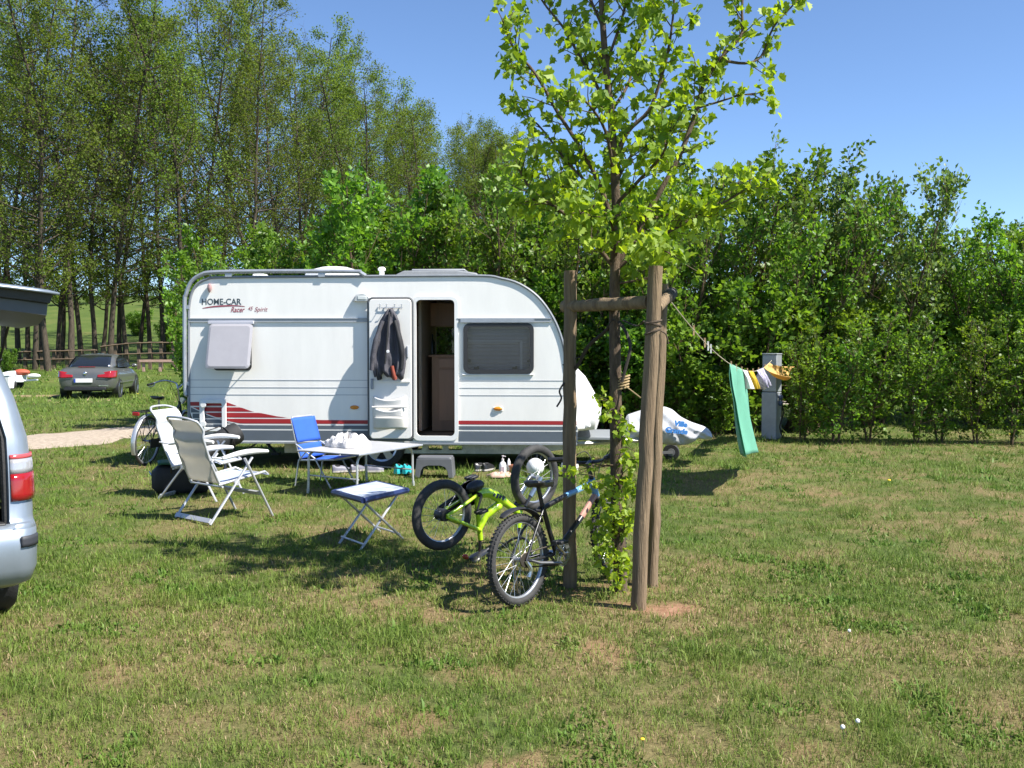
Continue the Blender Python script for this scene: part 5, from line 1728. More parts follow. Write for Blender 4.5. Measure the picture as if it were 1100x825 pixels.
def saddle(root, p, mat, L=.25, w_=.15, nose=0.0, name='saddle'):
    p = Vector(p); mb = MB(); rings = []
    for t in np.linspace(0, 1, 11):
        hw = float(np.interp(t, [0, .08, .3, .55, .85, 1], [.35, .85, 1.0, .5, .28, .12])) * w_ / 2
        zt = float(np.interp(t, [0, .15, .5, .9, 1], [.012, .018, 0, .006, -.006])) + nose * t
        rings.append([p + Vector((-L * .42 + L * t, hw * math.cos(q), zt + (.012 if math.sin(q) > 0 else .040) * math.sin(q))) for q in np.linspace(0, 2 * PI, 13)[:-1]])
    mb.loft(rings)
    return mb.build(name, mat, root, angle=60, sub=1)
def grips(root, bar_pts, mat):
    for e, i in ((bar_pts[0], bar_pts[1]), (bar_pts[-1], bar_pts[-2])):
        d = (i - e).normalized()
        mb = MB(); mb.tube([e - d * .005, e, e + d * .11, e + d * .115], [.010, .017, .016, .010], 8); mb.build('grip', mat, root)
def crank(root, bb, r_ring, mat, ang, cl=.15, off=.06, guard=None):
    bb = Vector(bb); mb = MB()
    mb.lathe([(r_ring * .55, -.003), (r_ring, -.003), (r_ring, .003), (r_ring * .55, .003)], bb + Vector((0, -off, 0)), (0, 1, 0), 28, closed=True)
    for k in range(5):
        th = 2 * PI * k / 5; d = Vector((math.cos(th), 0, math.sin(th)))
        mb.tube([bb + Vector((0, -off, 0)), bb + Vector((0, -off, 0)) + d * r_ring * .7], .007, 5)
    mb.lathe([(.018, -off), (.018, off)], bb, (0, 1, 0), 12)
    for s_ in (-1, 1):
        d = Vector((math.cos(ang), 0, math.sin(ang))) * s_
        p0 = bb + Vector((0, -s_ * -1 * 0 + (off + .015) * s_, 0)); p1 = p0 + d * cl + Vector((0, .012 * s_, 0))
        mb.tube([p0, p1], [.012, .009], 6)
    ck = mb.build('crankset', mat, root)
    for s_ in (-1, 1):
        d = Vector((math.cos(ang), 0, math.sin(ang))) * s_
        p1 = bb + Vector((0, (off + .015) * s_, 0)) + d * cl + Vector((0, .06 * s_, 0))
        mb = MB(); mb.box(p1, (.085, .085, .022)); mb.box(p1, (.10, .012, .028)); mb.build('pedal', blackp, root, bevel=.005)
    if guard:
        mb = MB(); mb.loft([[Vector((x, -off - .015 + y, z)) for x, z in guard] for y in (0, -.02)]); mb.build('chain_guard', blackp, root, bevel=.006)
def chainloop(root, bb, rb, hub, rh, y):
    bb, hub = Vector(bb), Vector(hub); d = (bb - hub).normalized(); n_ = Vector((-d.z, 0, d.x)); o = Vector((0, y, 0))
    pts = [hub + n_ * rh, bb + n_ * rb] + [bb + (n_ * math.cos(t) + d * math.sin(t)) * rb for t in (.8, 1.57, 2.3)] + [bb - n_ * rb, hub - n_ * rh] + [hub + (-n_ * math.cos(t) - d * math.sin(t)) * rh for t in (.8, 1.57, 2.3)]
    mb = MB(); mb.tube([p + o for p in pts], .005, 5, closed=True)
    mb.lathe([(rh, -.006), (rh * .95, .006), (.012, .012)], hub + o, (0, 1, 0), 20)
    mb.build('chain', pm('chain', (.10, .085, .07), .45, metal=.8, var=.2), root)
def steerM(top, bot, ang):
    top, bot = Vector(top), Vector(bot); ax = (top - bot).normalized()
    return Matrix.Translation(bot) @ Matrix.Rotation(ang, 4, ax) @ Matrix.Translation(-bot)
def fork_parts(root, hubf, ht, hb, steer, mat, wr, tr, style='rigid', lower=None, knobs=0, rimc=None, fender=None, spokes=20):
    S = steerM(ht, hb, steer); hub = Vector(hubf); hb = Vector(hb); ht = Vector(ht)
    ax = (ht - hb).normalized()
    mb = MB(); crown = hb - ax * .03
    hw = tr + .022
    mb.tube([crown + Vector((0, -hw, 0)), crown + Vector((0, hw, 0))], .016, 8)
    mb.tube([crown, ht + ax * .02], .015, 8)
    for s_ in (-1, 1):
        mid = crown.lerp(hub, .5)
        mb.tube([crown + Vector((0, s_ * hw, 0)), mid + Vector((0, s_ * hw, 0))], .013, 8)
        if style == 'rigid': mb.tube([mid + Vector((0, s_ * hw, 0)), hub + Vector((0, s_ * .045, 0))], .010, 8)
    mb.xf(S); fk = mb.build('fork', mat, root)
    if style == 'susp':
        for s_ in (-1, 1):
            mid = crown.lerp(hub, .35)
            mb = MB(); mb.tube([mid + Vector((0, s_ * hw, 0)), hub + Vector((.012, s_ * hw, 0))], .019, 8); mb.xf(S); mb.build('fork_leg', lower, fk)
    c = S @ hub; axis = (S.to_3x3() @ Vector((0, 1, 0)))
    bike_wheel(root, c, wr, tr, axis, knobs, rimc, spokes=spokes)
    if fender:
        mb = MB()
        arc = [hub + Vector((math.cos(t), 0, math.sin(t))) * (wr + .02) for t in np.linspace(fender[0], fender[1], 14)]
        mb.tube(arc, .03, 8, flat=.35); mb.xf(S); mb.build('front_mudguard', fender[2], root)
    return S

# --- lime green child's bike standing upside down on saddle and handlebar
gr_hub = P(475, 553, 7.62); gf_hub = P(576, 513, 8.22)
fw = (gf_hub - gr_hub); WB = fw.length
X = fw.normalized()
side = Vector((0, 0, 1)).cross(X).normalized()            # in world, +y of an upright bike would be this
Zd = X.cross(side).normalized() * -1                      # upside down: local up points down
Yd = Zd.cross(X).normalized()
GM = Matrix(((X.x, Yd.x, Zd.x, gr_hub.x), (X.y, Yd.y, Zd.y, gr_hub.y), (X.z, Yd.z, Zd.z, gr_hub.z), (0, 0, 0, 1)))
GI = GM.inverted()
gb = thing('childs_bicycle', 'lime green kids bicycle standing upside down on its saddle and handlebar', 'bicycle', mat=GM)
lime = pm('lime_paint', (.38, .60, .018), .28, var=.05, coat=.6)
def gl(px, py, Y): return GI @ P(px, py, Y)
hl = lambda x, z: Vector((x, 0, z))
bb = hl(.345, -.055); stop = hl(.315, .26); hb_ = hl(.745, .20); htp = hl(.70, .34)
sadz = (-(GM @ hl(.25, 0)).z) / Zd.z    # local height at which the saddle meets the ground
mb = MB()
mb.tube(smooth_path([bb, hl(.50, -.005), hb_ + Vector((-.015, 0, .03))], 6), [.036] * 3 + [.040] * 6 + [.030] * 4, 12)
mb.tube([bb, stop, stop + (stop - bb).normalized() * .05], .021, 10)
mb.tube(smooth_path([stop + Vector((0, 0, -.035)), hl(.43, .13), hl(.56, .10)], 5), [.024] * 5 + [.036] * 5 + [.026], 10)
mb.tube([hb_, htp], .026, 12)
for s_ in (-1, 1):
    mb.tube(smooth_path([bb + Vector((-.02, s_ * .03, 0)), hl(.20, -.035) + Vector((0, s_ * .055, 0)), Vector((0.0, s_ * .062, 0))], 5), .013, 8)
    mb.tube(smooth_path([stop + Vector((0, s_ * .018, -.03)), hl(.20, .15) + Vector((0, s_ * .05, 0)), Vector((0, s_ * .062, .008))], 5), .015, 8)
mb.build('frame', lime, gb, angle=60)
mb = MB()
for s_ in (-1, 1):
    q = hl(.49, -.008) + Vector((0, s_ * .0395, 0)); d = (hb_ - bb).normalized()
    for k in range(4):
        mb.box(q + d * (.032 * k), (.020, .004, .036 if k % 2 else .026), Matrix.Rotation(-.75, 3, 'Y'))
mb.build('frame_decal', pm('decal_navy', (.02, .03, .07), .4), gb)
bike_wheel(gb, (0, 0, 0), .272, .036, (0, 1, 0), 0, alu, spokes=20)
mb = MB(); mb.lathe([(.045, -.05), (.048, -.03), (.048, .03), (.045, .05)], (0, 0, 0), (0, 1, 0), 18); mb.build('hub_brake', blackp, gb)
S = fork_parts(gb, (WB, 0, 0), htp, hb_, R(-6), bblack, .272, .036, 'susp', pm('fork_blue_grey', (.14, .19, .26), .35, metal=.4, var=.1), rimc=alu, spokes=20)
mb = MB(); mb.tube([stop, hl(.275, sadz - .03)], .014, 8); mb.build('seat_post', bblack, gb)
saddle(gb, hl(.25, sadz - .035), bblack, .23, .15)
ax = (htp - hb_).normalized()
# handlebar drops to the grass
barz = -(GM @ hl(.66, 0)).z / Zd.z
stem = htp + ax * .06
bar = [Vector((.60, -.28, barz - .03)), Vector((.62, -.20, barz - .02)), Vector((.70, -.07, stem.z + .05)), Vector((.71, .07, stem.z + .05)), Vector((.62, .20, barz - .02)), Vector((.60, .28, barz - .03))]
mb = MB(); mb.tube([S @ p for p in smooth_path(bar, 4)], .011, 8); mb.tube([htp, S @ Vector((.70, 0, stem.z + .05))], .014, 8)
hbp = mb.build('handlebar', bblack, gb)
bp = [S @ p for p in bar]; grips(hbp, bp, blackp)
crank(gb, bb, .065, bblack, 2.2, .125, .055, guard=[(bb.x + .115 * math.cos(t), bb.z + .095 * math.sin(t)) for t in np.linspace(.9, 5.4, 14)] + [(.02, -.045), (.02, .045)])
mb = MB(); mb.ball(hl(.35, -.12), (.085, .05, .045), 12, 8); mb.build('chain_cover', blackp, gb)
chainloop(gb, bb, .06, (0, 0, 0), .03, -.052)
mb = MB(); mb.tube(smooth_path([bb + Vector((-.06, -.065, -.01)), hl(.12, -.02) + Vector((0, -.07, .03)), hl(.02, .0) + Vector((0, -.06, .02))], 4), .004, 5); mb.build('brake_cable', blackp, gb)
mb = MB(); mb.ball(hl(.22, sadz - .075) + Vector((-.08, 0, 0)), (.02, .035, .022), 10, 8); mb.build('reflector', pm('reflector_red', (.5, .05, .02), .2), gb)

# --- black and blue mountain bike leaning at the left stake
rb = G(559, 650); fb = G(657, 619)
d = fb - rb; WB2 = d.length
RW = .297
yaw = math.atan2(d.y, d.x)
lean = R(-3)
BMx = Matrix.Translation(Vector((rb.x, rb.y, 0))) @ Matrix.Rotation(yaw, 4, 'Z') @ Matrix.Rotation(lean, 4, 'X') @ Matrix.Translation((0, 0, RW))
mt = thing('mountain_bike', 'black and light blue mountain bike with knobbly tyres leaning on the left wooden stake', 'bicycle', mat=BMx)
lblue = pm('blue_paint', (.16, .36, .60), .28, var=.06, coat=.5)
WBX = WB2
bb = hl(.40, -.02); stop = hl(.27, .33); htp = hl(WBX - .20, .43); hb_ = hl(WBX - .155, .31)
mb = MB()
mb.tube([stop, bb], .017, 10)
mb.tube([bb, bb.lerp(hb_, .62)], .020, 10); mb.tube([stop + Vector((0, 0, -.03)), stop.lerp(htp, .45) + Vector((0, 0, -.02))], .018, 10)
for s_ in (-1, 1):
    mb.tube([bb + Vector((-.02, s_ * .03, 0)), Vector((.06, s_ * .062, -.01)), Vector((0, s_ * .065, 0))], .011, 8)
    mb.tube([stop + Vector((0, s_ * .018, -.02)), Vector((.12, s_ * .055, .17)), Vector((0, s_ * .065, 0))], .009, 8)
mb.build('frame', bblack, mt, angle=60)
mb = MB(); mb.tube([stop.lerp(htp, .45) + Vector((0, 0, -.02)), htp + Vector((0, 0, -.02))], .021, 10); mb.tube([htp + (htp - hb_) * .08, hb_], .025, 12)
mb.build('head_section', lblue, mt)
mb = MB(); mb.tube([bb.lerp(hb_, .62), hb_ + Vector((0, 0, .02))], .022, 10); mb.build('down_tube', pm('tube_rose', (.42, .22, .17), .35, var=.1), mt)
mb = MB(); q = stop.lerp(htp, .75) + Vector((0, -.021, -.01)); 
for k in range(6): mb.box(q + (htp - stop).normalized() * (.018 * (k - 2)), (.009, .003, .020 if k % 2 else .014))
mb.build('frame_lettering', pm('frame_mark_white', (.7, .72, .74), .4), mt)
bike_wheel(mt, (0, 0, 0), RW, .027, (0, 1, 0), 64, alu, spokes=28)
S = fork_parts(mt, (WBX, 0, 0), htp, hb_, R(14), bblack, RW, .027, 'susp', pm('fork_silver', (.45, .46, .48), .3, metal=.6), 64, alu, spokes=28)
mb = MB(); mb.tube([stop, hl(.235, .455)], .014, 8); mb.build('seat_post', bblack, mt)
saddle(mt, hl(.245, .478), bblack, .28, .155, -.01)
ax = (htp - hb_).normalized(); st = htp + ax * .13
bar = [Vector((st.x - .03, -.29, st.z + .055)), Vector((st.x - .01, -.18, st.z + .05)), Vector((st.x + .05, -.08, st.z + .01)), Vector((st.x + .05, .08, st.z + .01)), Vector((st.x - .01, .18, st.z + .05)), Vector((st.x - .03, .29, st.z + .055))]
mb = MB(); mb.tube([S @ p for p in smooth_path(bar, 4)], .012, 8); mb.tube([htp, htp + ax * .13, S @ Vector((st.x + .05, 0, st.z + .01))], .016, 8)
hbp = mb.build('handlebar', bblack, mt); bp = [S @ p for p in bar]; grips(hbp, bp, blackp)
for s_ in (1, -1):
    mb = MB(); q = S @ Vector((st.x + .01, s_ * .15, st.z + .03)); mb.ball(q, (.03, .03, .02), 10, 6)
    mb.tube([q + Vector((.02, 0, 0)), q + Vector((.05, s_ * .06, -.01)), q + Vector((.03, s_ * .12, -.01))], .006, 6); mb.build('brake_lever', bblack, hbp)
    mb = MB(); mb.tube(smooth_path([q, q + Vector((.14, -s_ * .05, .06)), q + Vector((.12, -s_ * .14, -.06)), htp + Vector((.03, s_ * .02, -.05))], 5), .0035, 5); mb.build('cable', rubber, mt)
mb = MB()
arc = [Vector((math.cos(t), 0, math.sin(t))) * (RW + .035) for t in np.linspace(R(118), R(40), 14)]
mb.tube(arc, [.02] + [.034] * 12 + [.022], 8, flat=.35); mb.tube([stop + Vector((0, 0, -.05)), Vector((.19, 0, .30))], .012, 6); mb.build('rear_mudguard', blackp, mt)
crank(mt, bb, .085, steel, -.7, .16, .06)
chainloop(mt, bb, .075, (0, 0, 0), .045, -.05)
mb = MB(); mb.tube(smooth_path([(.0, -.06, .0), (.03, -.075, -.06), (.02, -.07, -.11)], 4), .014, 6); mb.lathe([(.02, -.004), (.02, .004)], (.02, -.065, -.11), (0, 1, 0), 12); mb.build('derailleur', steel, mt)
mb = MB(); mb.tube([(.02, .07, .0), (.13, .13, -.20), (.15, .14, -.26)], [.009, .009, .012], 6); mb.build('side_stand', steel, mt)
mb = MB(); mb.tube([bb + Vector((-.06, -.08, -.05)), Vector((.10, -.085, -.03)), Vector((.02, -.085, .0))], [.02, .022, .012], 8, flat=.5); mb.build('chain_guard_bar', pm('guard_grey', (.22, .22, .23), .35, metal=.4), mt)

# --- dark green city bike behind the chairs
RC = .345
r0 = G(157, 500); yw = R(80)
CM = Matrix.Translation(Vector((r0.x, r0.y, 0))) @ Matrix.Rotation(yw, 4, 'Z') @ Matrix.Rotation(R(4), 4, 'X') @ Matrix.Translation((0, 0, RC))
cb = thing('city_bike', 'dark city bicycle with curved handlebar and silver mudguard behind the white reclining chair', 'bicycle', mat=CM)
dgreen = pm('bike_green', (.02, .045, .035), .3, var=.1, coat=.4)
bb = hl(.44, -.05); stop = hl(.30, .28); hb_ = hl(.92, .30); htp = hl(.85, .50)
mb = MB(); mb.tube([bb, stop, hl(.28, .34)], .017, 8); mb.tube([bb, hb_], .02, 8); mb.tube(smooth_path([hl(.33, .2), hl(.55, .24), htp + Vector((0, 0, -.04))], 5), .018, 8); mb.tube([hb_, htp], .022, 10)
for s_ in (-1, 1):
    mb.tube([bb, Vector((0, s_ * .065, 0))], .011, 6); mb.tube([stop, Vector((0, s_ * .065, 0))], .009, 6)
mb.build('frame', dgreen, cb, angle=60)
bike_wheel(cb, (0, 0, 0), RC, .02, (0, 1, 0), 0, alu, spokes=28)
S = fork_parts(cb, (1.08, 0, 0), htp, hb_, R(6), dgreen, RC, .02, 'rigid', None, 0, alu, (R(150), R(20), alu), spokes=28)
mb = MB(); mb.tube([Vector((math.cos(t), 0, math.sin(t))) * (RC + .03) for t in np.linspace(R(205), R(50), 20)], .032, 8, flat=.35); mb.build('rear_mudguard', pm('mudguard_silver', (.55, .56, .58), .3, metal=.6), cb)
mb = MB(); mb.tube([hl(.28, .34), hl(.25, .57)], .013, 8); mb.build('seat_post', steel, cb); saddle(cb, hl(.24, .60), bblack, .27, .21)
ax = (htp - hb_).normalized(); st = htp + ax * .22
mb = MB()
for s_ in (-1, 1):
    mb.tube(smooth_path([st, st + Vector((.05, s_ * .06, .07)), st + Vector((.0, s_ * .22, .10)), st + Vector((-.16, s_ * .30, .06)), st + Vector((-.27, s_ * .31, .04))], 5), .012, 8)
mb.tube([htp, st], .013, 8); hbp = mb.build('handlebar', steel, cb)
for s_ in (-1, 1):
    mb = MB(); q = st + Vector((-.27, s_ * .31, .04)); mb.tube([q + Vector((-.03, 0, 0)), q + Vector((.11, -s_ * .005, .015))], .018, 8); mb.build('grip', blackp, hbp)
    mb = MB(); mb.tube(smooth_path([q + Vector((.16, -s_ * .01, .03)), q + Vector((.13, s_ * .0, -.02)), q + Vector((.02, s_ * .02, -.03))], 4), .007, 6); mb.build('brake_lever', steel, hbp)
    mb = MB(); mb.tube(smooth_path([q + Vector((.16, -s_ * .01, .02)), q + Vector((.36, -s_ * .10, .06)), hb_ + Vector((.03, 0, .05))], 5), .004, 5); mb.build('cable', blackp, cb)
mb = MB()
for y in (-.07, 0, .07): mb.tube([(-.30, y, RC + .085), (.16, y, RC + .085)], .006, 6)
for x in (-.30, -.1, .14): mb.tube([(x, -.075, RC + .085), (x, .075, RC + .085)], .006, 6)
for s_ in (-1, 1):
    mb.tube([(-.22, s_ * .075, RC + .085), (0, s_ * .075, 0)], .006, 6); mb.tube([(.08, s_ * .075, RC + .085), (0, s_ * .075, 0)], .006, 6)
mb.build('luggage_rack', blackp, cb)
mb = MB(); mb.box((-.335, 0, RC + .06), (.03, .10, .05)); mb.build('rear_light', redlens, cb, bevel=.008)
crank(cb, bb, .085, steel, .9, .17, .06); mb = MB(); mb.box((.22, -.065, -.03), (.50, .02, .13)); mb.build('chain_case', blackp, cb, bevel=.02)
mb = MB(); mb.lathe([(.05, 0), (.045, .05), (.02, .07), (.001, .07)], htp + Vector((.07, 0, .02)), (1, 0, 0), 14); mb.build('head_lamp', steel, cb)

# ================================================================== camping chairs
frame_w = pm('chair_frame', (.52, .53, .55), .35, metal=.35, var=.06)
arm_w = pm('arm_plastic', (.66, .66, .64), .45, var=.05)
def recliner(name, label, loc, rz, back_m, seat_m, back_ang, edge_m):
    root = thing(name, label, 'chair', loc, rz)
    # local: x forward, y left
    hw = .27
    sr = Vector((-.20, 0, .36)); sf = Vector((.30, 0, .44))
    bdir = Vector((-math.sin(back_ang), 0, math.cos(back_ang)))
    bp_ = [sr + Vector((-.02, 0, .01)), sr + bdir * .22 + Vector((-.022, 0, 0)), sr + bdir * .36 + Vector((-.012, 0, 0)), sr + bdir * .49 + Vector((-.0, 0, 0)), sr + bdir * .58 + Vector((.035, 0, -.005)), sr + bdir * .68 + Vector((.01, 0, -.01))]
    bpp = smooth_path(bp_, 5)
    bent = bpp[-1] + Vector((-.06, 0, .035))
    def y_(p, s_): return p + Vector((0, s_ * hw * .92, 0))
    mb = MB()
    loop = [y_(p, -1) for p in bpp] + smooth_path([y_(bpp[-1], -1), bent + Vector((0, -hw * .5, .0)), bent + Vector((.0, hw * .5, 0)), y_(bpp[-1], 1)], 4)[1:-1] + [y_(p, 1) for p in bpp[::-1]]
    mb.tube(loop, .0125, 8); mb.build('back_frame', frame_w, root, angle=60)
    mb = MB()
    def bf(u, v):
        q = v * (len(bpp) - 1); i = min(int(q), len(bpp) - 2); p = bpp[i].lerp(bpp[i + 1], q - i)
        sag = .035 * (1 - (2 * u - 1) ** 2) * math.sin(PI * min(1, v * 1.15)) + .010 * math.sin(v * 24) * (.4 + .6 * u)
        nrm = Vector((-math.cos(back_ang), 0, -math.sin(back_ang)))
        return p + nrm * sag + Vector((0, (2 * u - 1) * hw * .90, 0))
    mb.grid(bf, 12, 26); mb.build('backrest', back_m, root, solid=.003, angle=70)
    mb = MB()
    for s_ in (-1, 1):
        mb.tube([sr + Vector((-.03, s_ * hw * .92, 0)), sf + Vector((0, s_ * hw * .92, 0)), sf + Vector((.06, s_ * hw * .80, -.035))], .0125, 8)
    mb.tube([sf + Vector((.06, -hw * .8, -.035)), sf + Vector((.06, hw * .8, -.035))], .0125, 8); mb.tube([sr + Vector((0, -hw, -.02)), sr + Vector((0, hw, -.02))], .011, 8)
    mb.build('seat_frame', frame_w, root, angle=60)
    mb = MB()
    def sfn(u, v):
        p = sr.lerp(sf, u); 
        if u > .85: p = p + Vector(((u - .85) * .35, 0, -(u - .85) * .3))
        return p + Vector((0, (2 * v - 1) * hw * .90, -.035 * (1 - (2 * v - 1) ** 2) * math.sin(PI * u) + .006))
    mb.grid(sfn, 16, 10); mb.build('seat', seat_m, root, solid=.003, angle=70)
    for s_ in (-1, 1):
        y = s_ * (hw + .025)
        mb = MB(); mb.tube([(-.36, y, 0.0), (.12, y, .60)], .016, 8, flat=.7); mb.build('leg', frame_w, root)
        mb = MB(); mb.tube([(.34, y + s_ * .018, 0.0), (.02, y + s_ * .018, .60)], .016, 8, flat=.7); mb.build('leg', frame_w, root)
        mb = MB()
        rings = []
        for t in np.linspace(0, 1, 12):
            x = -.22 + .52 * t; z = .615 + .03 * math.sin(PI * t * .9) + .02 * t
            w_ = .024 + .016 * math.sin(PI * min(1, t * 1.02)) ** .5
            rings.append([Vector((x, y + w_ * math.cos(q), z + (.018 + .010 * math.sin(PI * t)) * math.sin(q))) for q in np.linspace(0, 2 * PI, 11)[:-1]])
        mb.loft(rings); mb.build('armrest', arm_w, root, angle=60)
        mb = MB(); mb.tube([(-.20, y, .61), tuple(sr + bdir * .30 + Vector((-.02, y, 0)))], .010, 6); mb.lathe([(.03, -.008), (.03, .008)], (-.06, y, .375), (0, 1, 0), 14); mb.build('joint', frame_w, root)
    mb = MB(); mb.box((-.355, 0, .035), (.02, hw * 2 + .04, .045), Matrix.Rotation(.6, 3, 'Y')); mb.build('rear_bar', frame_w, root)
    mb = MB(); mb.box((.20, 0, .24), (.02, hw * 2 + .06, .04), Matrix.Rotation(-.5, 3, 'Y')); mb.build('front_bar', frame_w, root)
    return root
grey_fab = fabric_mat('chair_grey_weave', (.70, .675, .62), .5, var=.05)
blue_seat = fabric_mat('chair_seat_blue', (.50, .58, .74), .25, var=.06)
white_fab = fabric_mat('chair_white_weave', (.78, .78, .77), .25, var=.03)
fa = G(232, 561); fy = math.atan2(.78, .62)
cA = (G(224, 564) + G(195.6, 556) + G(286, 553.7) + G(258, 547)) / 4
recliner('reclining_chair', 'grey reclining camping chair in front, turned with its back to the camera', (cA.x, cA.y, 0), R(50), grey_fab, blue_seat, R(23), frame_w)
cB = G(166, 538) + Vector((.43, .30, 0))
recliner('reclining_chair', 'white reclining camping chair whose bright white backrest faces the camera, before the city bike', (cB.x, cB.y, 0), R(-12), white_fab, blue_seat, R(24), frame_w)

# blue folding chair behind the table
bl = fabric_mat('blue_canvas', (.035, .13, .58), .18, var=.06)
bc = (G(322, 522) + G(350, 524.5) + G(373.5, 519)) / 3 + Vector((0, .12, 0))
bch = thing('folding_chair', 'low bright blue folding beach chair behind the grey table', 'chair', (bc.x, bc.y, 0), R(-24))
hw = .23
mb = MB()
bk = [Vector((-.20, 0, .30)), Vector((-.27, 0, .50)), Vector((-.34, 0, .79))]
loop = [p + Vector((0, -hw, 0)) for p in bk] + [bk[-1] + Vector((-.012, -hw + .04, .03)), bk[-1] + Vector((-.012, hw - .04, .03))] + [p + Vector((0, hw, 0)) for p in bk[::-1]]
mb.tube(loop, .011, 8); mb.build('back_frame', frame_w, bch)
mb = MB(); mb.grid(lambda u, v: Vector((-.335 + .09 * (1 - v), (2 * u - 1) * hw * 1.03, .52 + .29 * v)) + Vector((-.016 * (1 - (2 * u - 1) ** 2), 0, 0)), 8, 8); mb.grid(lambda u, v: Vector((-.25 + .055 * (1 - v), (2 * u - 1) * hw * 1.03, .33 + .165 * v)) + Vector((-.014 * (1 - (2 * u - 1) ** 2), 0, 0)), 8, 6)
mb.build('backrest', bl, bch, solid=.012)
mb = MB(); mb.grid(lambda u, v: Vector((-.19 + .44 * u, (2 * v - 1) * hw, .315 + .02 * u - .02 * (1 - (2 * v - 1) ** 2))), 8, 8); mb.build('seat', bl, bch, solid=.012)
mb = MB()
for s_ in (-1, 1): mb.tube([(-.20, s_ * (hw + .01), .31), (.27, s_ * (hw + .01), .335)], .011, 8)
mb.tube([(.27, -hw, .335), (.27, hw, .335)], .011, 8); mb.build('seat_frame', frame_w, bch)
for s_ in (-1, 1):
    mb = MB(); mb.tube([(-.27, s_ * (hw + .03), 0), (-.22, s_ * (hw + .02), .31), (-.10, s_ * (hw + .02), .43)], .010, 8); mb.build('leg', frame_w, bch)
    mb = MB(); mb.tube([(.24, s_ * (hw + .03), 0), (.02, s_ * (hw + .03), .34), (-.26, s_ * (hw + .02), .50)], .010, 8); mb.build('leg', frame_w, bch)

# grey camping table with a white bundle
TZ = .50
tc = [G(320, 483, TZ), G(385.5, 488, TZ), G(453.5, 477, TZ), None]
tc[3] = tc[0] + tc[2] - tc[1]
tcen = (tc[0] + tc[2]) / 2
table = thing('camping_table', 'low grey folding camping table with tubular legs before the caravan door', 'table', (tcen.x, tcen.y, 0))
mb = MB(); mb.prism([p + Vector((0, 0, -.022)) for p in tc], [Vector(p) for p in tc]); mb.build('tabletop', pm('tabletop_grey', (.40, .40, .405), .4, var=.05, vscale=3), table, world=True, bevel=.008)
mb = MB()
ring_ = [tc[0], tc[1], tc[2], tc[3]]
mb.tube([p + Vector((0, 0, -.012)) for p in ring_], .012, 6, closed=True); mb.build('edge_rim', ltrim, table, world=True)
ua = (tc[2] - tc[1]).normalized(); ub = (tc[0] - tc[1]).normalized()
for base, s_ in ((tc[1], 1), (tc[2], -1)):
    for k, q in ((.10, 0), (.90, 0)):
        top_ = base + ua * (.13 * s_) + (tc[0] - tc[1]) * k; top_.z = TZ - .03
        bot = top_ - ua * (.06 * s_); bot.z = 0
        kn = top_.lerp(bot, .12) - ua * (.03 * s_)
        mb = MB(); mb.tube(smooth_path([top_ + ua * (.05 * s_), kn, bot.lerp(kn, .5), bot], 4), .014, 8); mb.tube([bot + Vector((0, 0, .0)), bot + Vector((0, 0, .05))], .018, 8); mb.build('leg', frame_w, table, world=True)
    p = base + ua * (.11 * s_) + (tc[0] - tc[1]) * .1; q = base + ua * (.11 * s_) + (tc[0] - tc[1]) * .9
    p.z = q.z = .20
    mb = MB(); mb.tube([p, q], .009, 6); mb.build('stretcher', frame_w, table, world=True)
def crumple(c, rx, ry, h, seed, nu=36, nv=14):
    rs_ = np.random.RandomState(seed); ph = rs_.rand(8) * 6.28
    mb = MB()
    def fn(u, v):
        th = u * 2 * PI; rr_ = math.sin(v * PI / 2) ** .8
        k = 1 + .16 * math.sin(3 * th + ph[0]) + .10 * math.sin(7 * th + ph[1]) + .06 * math.sin(13 * th + ph[2] + v * 4)
        z = h * (math.cos(v * PI / 2) ** .6) * (1 + .22 * math.sin(4 * th + ph[3] + v * 5) + .18 * math.sin(9 * th + ph[4] - v * 9) + .10 * math.sin(17 * th + ph[5] + v * 15))
        return Vector((c[0] + rx * rr_ * k * math.cos(th), c[1] + ry * rr_ * k * math.sin(th), c[2] + max(0.004, z)))
    mb.grid(fn, nu, nv)
    return mb
bw_ = G(374, 480, TZ)
cl = crumple((bw_.x, bw_.y, TZ), .235, .17, .125, 8).build('tea_towel_bundle', pm('towel_white', (.60, .585, .575), .9, var=.28, vscale=22, bump=.6, bscale=60), None, loc=(bw_.x, bw_.y, TZ), angle=80)
tag(cl, 'crumpled white cloth lying on the grey camping table', 'cloth')

# blue-rimmed folding stool
SZ = .45
scn = [G(358, 526.6, SZ), G(390.4, 535.5, SZ), G(437.5, 524.5, SZ), None]
scn[3] = scn[0] + scn[2] - scn[1]
cen = (scn[0] + scn[2]) / 2
stool = thing('folding_stool', 'folding camp stool with a pale blue-grey seat, dark blue rim and crossed legs', 'stool', (cen.x, cen.y, 0))
mb = MB(); mb.prism([cen + (p - cen) * .93 + Vector((0, 0, -.012)) for p in scn], [cen + (p - cen) * .93 + Vector((0, 0, .002)) for p in scn])
mb.build('seat', pm('stool_seat', (.42, .47, .56), .45, var=.25, vscale=9), stool, world=True)
mb = MB()
for a, b in zip(scn, scn[1:] + scn[:1]):
    mb.tube([a + Vector((0, 0, -.018)), b + Vector((0, 0, -.018))], .024, 8)
mb.build('seat_rim', pm('rim_navy', (.018, .03, .10), .4, var=.1), stool, world=True)
ea = (scn[2] - scn[1]); eb = (scn[0] - scn[1])
